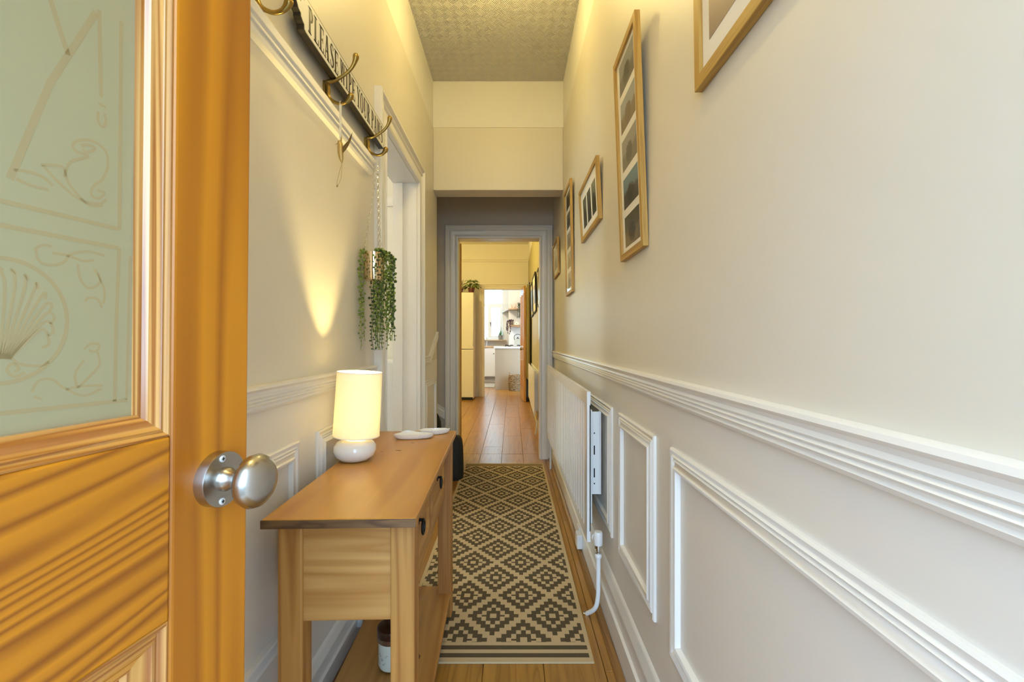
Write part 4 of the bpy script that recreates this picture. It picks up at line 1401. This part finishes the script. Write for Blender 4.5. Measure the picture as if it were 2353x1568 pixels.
leaf_plant('pothos_plant', 'leafy green plant in a maroon pot on top of the fridge', (-.745, 8.30, 1.931), .062, .10, M['terracotta'], M['leaf'], 46, .13, .16, .085, .06, .9, 4)
leaf_plant('aloe_plant', 'dark spiky plant at the fridge top corner behind the door', (-.965, 8.36, 1.931), .06, .10, M['terracotta'], M['dark_leaf'], 16, .09, .26, .1, .03, 0, 9, True)

cu = thing('door_curtain', 'dark olive curtain hanging behind the open kitchen door', 'curtain', (.27, 7.4, 0))
cr = MB((.27, 7.4, 0))
P0 = [(.262 + .022 * sin(i * 1.05) + .006 * sin(i * .37), 7.12 + .63 * i / 40) for i in range(41)]
cr.loft([[(x, y, z) for x, y in P0] + [(x + .006, y, z) for x, y in P0[::-1]] for z in (.45, 1.2, 1.95)])
cr.build('curtain_cloth', M['curtain'], cu, smooth=60)
MB((.27, 7.4, 0)).tube([(.272, 7.05, 1.965), (.272, 7.80, 1.965)], .010, 10).tube([(.272, 7.42, 1.965), (.309, 7.42, 1.965)], .006, 8).build('curtain_pole', M['iron'], cu, smooth=60)

# ------------------------------------------------------------------ kitchen
# window
wo = (0, 12.05, 0)
win = struct(MB(wo).sweep([(WX0, WZ0), (WX1, WZ0), (WX1, WZ1), (WX0, WZ1)], True, [(0, 0), (0, .06), (.045, .06), (.055, .04), (.055, 0)], lambda a, b, h: (a, 12.10 - h, b))
             .box(WX0 + .05, WX1 - .05, 12.045, 12.10, 1.985, 2.055).box(-.645, -.585, 12.045, 12.10, WZ0 + .05, 1.985).build('window_1', M['plain_white']))
MB(wo).sweep([(-.585, WZ0 + .055), (WX1 - .055, WZ0 + .055), (WX1 - .055, 1.985), (-.585, 1.985)], True, [(0, 0), (0, .02), (.035, .02), (.045, .008), (.045, 0)], lambda a, b, h: (a, 12.05 - h, b)).build('casement_frame', M['plain_white'], win)
for x0, x1, z0, z1 in ((-.585, WX1 - .05, WZ0 + .05, 1.985), (WX0 + .05, -.645, WZ0 + .05, 1.985), (WX0 + .05, WX1 - .05, 2.055, WZ1 - .05)):
    MB(wo).box(x0, x1, 12.075, 12.081, z0, z1).build('pane', M['win_glass'], win)
hd = MB(wo).box(-.580, -.560, 12.018, 12.03, 1.50, 1.56).tube([(-.57, 12.012, 1.555), (-.563, 12.008, 1.45)], .006, 8).build('casement_handle', M['iron'], win)
struct(MB().box(WX0 - .05, WX1 + .06, 11.80, 12.02, 1.065, 1.088).build('windowsill', M['worktop'], bevel=.003))

# peninsula
po = (.1, 10.1, 0)
pn = thing('kitchen_peninsula', 'white end panel and worktop of the kitchen peninsula', 'kitchen unit', po)
MB(po).box(-.369, 1.05, 9.84, 9.862, .001, .895).box(-.369, -.349, 9.862, 10.42, .001, .895).build('end_panel', M['cream_panel'], pn, bevel=.001)
MB(po).box(-.348, 1.05, 9.863, 10.42, .09, .895).build('carcass', M['plain_white'], pn)
MB(po).box(-.40, 1.08, 9.81, 10.45, .897, .937).build('worktop', M['quartz'], pn, bevel=.003)
ho = (.02, 10.1, .9375)
hob = thing('gas_hob', 'steel gas hob with black pan supports on the peninsula', 'hob', ho)
MB(ho).box(-.20, .36, 9.88, 10.36, .938, .944).build('hob_plate', M['steel'], hob, bevel=.002)
for hx, hy in ((-.06, 9.99), (.20, 9.99), (-.06, 10.24), (.20, 10.24)):
    g = MB(ho).lathe([(0, .9445), (.035, .9445), (.035, .955), (.02, .960), (0, .960)], (hx, hy, 0), 'z', 16)
    for a in (0, pi / 2, pi, 3 * pi / 2):
        g.box(hx + .055 * cos(a) - .03 * abs(cos(a)) - .003, hx + .055 * cos(a) + .03 * abs(cos(a)) + .003, hy + .055 * sin(a) - .03 * abs(sin(a)) - .003, hy + .055 * sin(a) + .03 * abs(sin(a)) + .003, .955, .972)
    g.build('pan_support', M['iron'], hob)
for i in range(4):
    MB(ho).lathe([(0, .944), (.012, .944), (.010, .962), (0, .963)], (-.14, 9.93 + .035 * i * 1.6, 0), 'z', 12).build('control_knob', M['iron'], hob, smooth=30)
ko = (.13, 10.24, .9735)
ke = thing('glass_kettle', 'clear glass kettle standing on the gas hob', 'kettle', ko)
MB(ko).lathe([(0, .974), (.075, .974), (.085, .99), (.082, 1.05), (.060, 1.10), (.040, 1.115), (.037, 1.112), (.058, 1.096), (.079, 1.05), (.082, .992), (.07, .978), (0, .978)], (.13, 10.24, 0), 'z', 28).build('kettle_body', M['jar_glass'], ke, smooth=50)
MB(ko).lathe([(0, 1.114), (.042, 1.114), (.03, 1.126), (.01, 1.13), (.014, 1.145), (0, 1.15)], (.13, 10.24, 0), 'z', 20).build('lid', M['iron'], ke, smooth=40)
MB(ko).tube(smooth_pts([(.055, 10.24, 1.08), (.05, 10.24, 1.17), (.13, 10.24, 1.215), (.21, 10.24, 1.17), (.205, 10.24, 1.08)], 4), .006, 8).build('handle', M['iron'], ke, smooth=60)

# base units under the window
uo = (-.9, 11.7, 0)
bu_ = thing('base_units', 'white kitchen base units with wooden worktop under the window', 'kitchen unit', uo)
MB(uo).box(-1.88, -.10, 11.42, 11.98, .16, .89).build('carcass', M['plain_white'], bu_)
MB(uo).box(-1.88, -.10, 11.47, 11.98, .001, .158).build('plinth', plain('grey_plinth', (.45, .44, .40), .5), bu_)
for x0, x1 in ((-1.60, -1.005), (-.995, -.40), (-.39, -.11)):
    dd = MB(uo).box(x0, x1, 11.398, 11.418, .17, .885).build('door', M['plain_white'], bu_, bevel=.002)
    MB(uo).lathe([(0, 0), (.006, 0), (.006, -.012), (.013, -.02), (.010, -.027), (0, -.028)], (x1 - .06, 11.398, .74), 'y', 14).build('knob', M['iron'], dd, smooth=40)
MB(uo).box(-1.88, -.09, 11.38, 11.99, .892, .930).build('worktop', M['worktop'], bu_, bevel=.003)
to = (-.66, 11.85, .9305)
tp = thing('kitchen_tap', 'chrome swan neck tap on the wooden worktop by the window', 'tap', to)
MB(to).lathe([(0, .931), (.025, .931), (.022, .945), (0, .95)], (-.66, 11.85, 0), 'z', 16).build('tap_base', M['chrome'], tp, smooth=40)
MB(to).tube(smooth_pts([(-.66, 11.85, .94), (-.66, 11.85, 1.13), (-.66, 11.80, 1.19), (-.66, 11.72, 1.19), (-.66, 11.69, 1.13)], 5), .010, 10).build('spout', M['chrome'], tp, smooth=60)
leaf_plant('sill_plant', 'grey pot of thin pale succulent stems on the kitchen windowsill', (-.31, 11.88, 1.089), .058, .125, M['grey_pot'], M['pale_leaf'], 15, .11, .20, .07, .028, .2, 21, True)

# shelves on the chimney breast
shf = MB().prism([(-.07, 10.62), (.75, 10.62), (.75, 10.948), (-.087, 10.948), (-.087, 11.98), (-.28, 11.98)], lambda a, b, h: (a, b, h), 1.800, 1.822).build('kitchen_shelf', M['shelf_wood'])
tag(shf, 'upper wooden shelf on the kitchen wall with pointed left end', 'shelf', 'wooden kitchen shelves')
shf = MB().prism([(-.06, 10.66), (.75, 10.66), (.75, 10.948), (-.06, 10.948)], lambda a, b, h: (a, b, h), 1.395, 1.44).build('kitchen_shelf', M['shelf_wood'])
tag(shf, 'lower thick wooden shelf over the white splashback', 'shelf', 'wooden kitchen shelves')
oo = (.04, 10.78, 1.8225)
orn = thing('wooden_ornament', 'carved pale wooden ornament on the upper kitchen shelf', 'ornament', oo)
MB(oo).box(-.03, .12, 10.74, 10.82, 1.8225, 1.85).build('ornament_base', M['worktop'], orn, bevel=.004)
MB(oo).tube(smooth_pts([(.0, 10.78, 1.85), (-.01, 10.78, 1.90), (-.03, 10.78, 1.94)], 3), [.016 - .0018 * i for i in range(7)], 8).tube(smooth_pts([(.06, 10.78, 1.85), (.085, 10.78, 1.90), (.10, 10.78, 1.935)], 3), [.018 - .002 * i for i in range(7)], 8).build('branch', M['worktop'], orn, smooth=60)


def trailing(name, label, c, pot_mat, leaf_mat, n, length, seed, pot_r=.055, pot_h=.09, dirs=(-1.9, -.6)):
    o = thing(name, label, 'plant', c)
    MB().lathe([(0, 0), (pot_r * .8, 0), (pot_r, pot_h), (pot_r * .88, pot_h), (0, pot_h * .9)], (0, 0, 0), 'z', 20).build('pot', pot_mat, o, smooth=40)
    r = random.Random(seed)
    for i in range(n):
        a = r.uniform(*dirs)
        d = Vector((cos(a), sin(a), 0))
        L = length * r.uniform(.4, 1.0)
        ed = .172
        pts = [d * .02 + Vector((0, 0, pot_h * .9)), d * .06 + Vector((0, 0, pot_h * 1.25)), d * ed + Vector((0, 0, pot_h * .7)), d * (ed + .015) + Vector((0, 0, -L * .4)), d * (ed + .015) + Vector((r.uniform(-.01, .01), 0, -L))]
        sm = [Vector(p) for p in smooth_pts(pts, 6)]
        m = MB().tube(sm, .003, 5)
        for p in sm[::1]:
            q_ = p + Vector((r.uniform(-.014, .014), r.uniform(-.014, .008), r.uniform(-.008, .008)))
            m.ball(q_, r.uniform(.008, .014), (1, .6, 1.1), 1)
        m.build('vine', leaf_mat, o, smooth=180)
    m = MB()
    for i in range(26):
        m.ball((r.uniform(-.055, .055), r.uniform(-.055, .055), pot_h + r.uniform(0, .05)), r.uniform(.010, .018), (1, .8, .8), 1)
    m.build('foliage', leaf_mat, o, smooth=180)
    return o


trailing('trailing_plant', 'dark purple plant trailing off the lower kitchen shelf', (-.02, 10.78, 1.4405), M['basket'], M['purple_leaf'], 5, .26, 5, dirs=(-2.2, -1.5))
trailing('trailing_plant', 'green plant trailing from the upper kitchen shelf by the door', (.19, 10.76, 1.8225), M['grey_pot'], M['dark_leaf'], 6, .22, 8, dirs=(-2.0, -1.3))
bo = (.105, 10.78, 1.4405)
hb = thing('house_ornament', 'small pale house shaped ornament on the lower kitchen shelf', 'ornament', bo)
MB(bo).prism([(.06, 1.441), (.155, 1.441), (.155, 1.50), (.135, 1.50), (.108, 1.535), (.085, 1.51), (.06, 1.495)], lambda a, b, h: (a, h, b), 10.75, 10.82).build('house_body', M['ribbon'], hb, bevel=.003)
MB(bo).lathe([(0, 10.7495), (.012, 10.7495), (.012, 10.748), (0, 10.748)], (.108, 0, 1.475), 'y', 12).build('window_hole', M['shelf_wood'], hb)

# basket in front of the peninsula
ba = (.068, 9.66, .0005)
bk = thing('woven_basket', 'woven rush basket with a loop handle against the peninsula', 'basket', ba)
bm_ = MB()
for k in range(15):
    z = .012 + k * .0225
    r = .128 + .010 * sin(k / 14 * pi) + .002 * (k % 2)
    bm_.tube([((r + .003 * sin(9 * a + k * pi)) * cos(a), (r + .003 * sin(9 * a + k * pi)) * sin(a), z) for a in [2 * pi * i / 36 for i in range(36)]], .0125, 6, True)
bm_.build('weave', M['basket'], bk, smooth=60)
MB().lathe([(0, .003), (.12, .003), (.12, .012), (0, .012)], (0, 0, 0), 'z', 24).build('basket_bottom', M['basket'], bk)
for sx in (-1, 1):
    MB().tube(smooth_pts([(sx * .125, -.035, .32), (sx * .12, -.03, .38), (sx * .115, 0, .40), (sx * .12, .03, .38), (sx * .125, .035, .32)], 4), .008, 8).build('handle', M['basket'], bk, smooth=60)
km = MB((-.62, 10.9, .0005)).box(-.95, -.41, 10.35, 11.30, .0005, .007).build('kitchen_mat', plain('pale_grey_mat', (.55, .54, .50), .9), bevel=.002)
tag(km, 'pale grey mat on the kitchen floor by the base units', 'mat')
struct(MB().box(.196, .30, 8.59, 8.609, 0, .20).box(-1.5, -.64, 8.59, 8.609, 0, .15).build('baseboard_dining', M['white'], bevel=.003))

# cabinet just visible in the side room
wc = (-1.25, 3.1, 0)
wcb = thing('white_cabinet', 'plain white cabinet edge visible through the left doorway', 'cabinet', wc)
MB(wc).box(-1.75, -.74, 2.92, 3.32, .001, .93).build('cabinet_body', M['plain_white'], wcb, bevel=.002)
for x0, x1 in ((-1.74, -1.25), (-1.24, -.75)):
    MB(wc).box(x0, x1, 2.90, 2.918, .06, .92).build('door', M['plain_white'], wcb, bevel=.002)

# hall pendant fitting (above the picture): rose, flex, bulb holder; the second is made up for the fill light
for py, lab in ((2.14, 'small bulb holder on the hall ceiling in front of the beam'), (0.55, 'invented bulb holder for the added fill light above the front door')):
    pd = thing('ceiling_lamp_holder', lab, 'ceiling light', (-.08, py, ZC))
    po_ = (-.08, py, ZC)
    MB(po_).lathe([(0, ZC), (.045, ZC), (.04, ZC - .02), (.012, ZC - .03), (0, ZC - .03)], (-.08, py, 0), 'z', 24).build('rose', M['plain_white'], pd, smooth=40)
    MB(po_).lathe([(0, ZC - .03), (.014, ZC - .03), (.016, ZC - .06), (.014, ZC - .09), (0, ZC - .09)], (-.08, py, 0), 'z', 16).build('lamp_holder', M['plain_white'], pd, smooth=40)
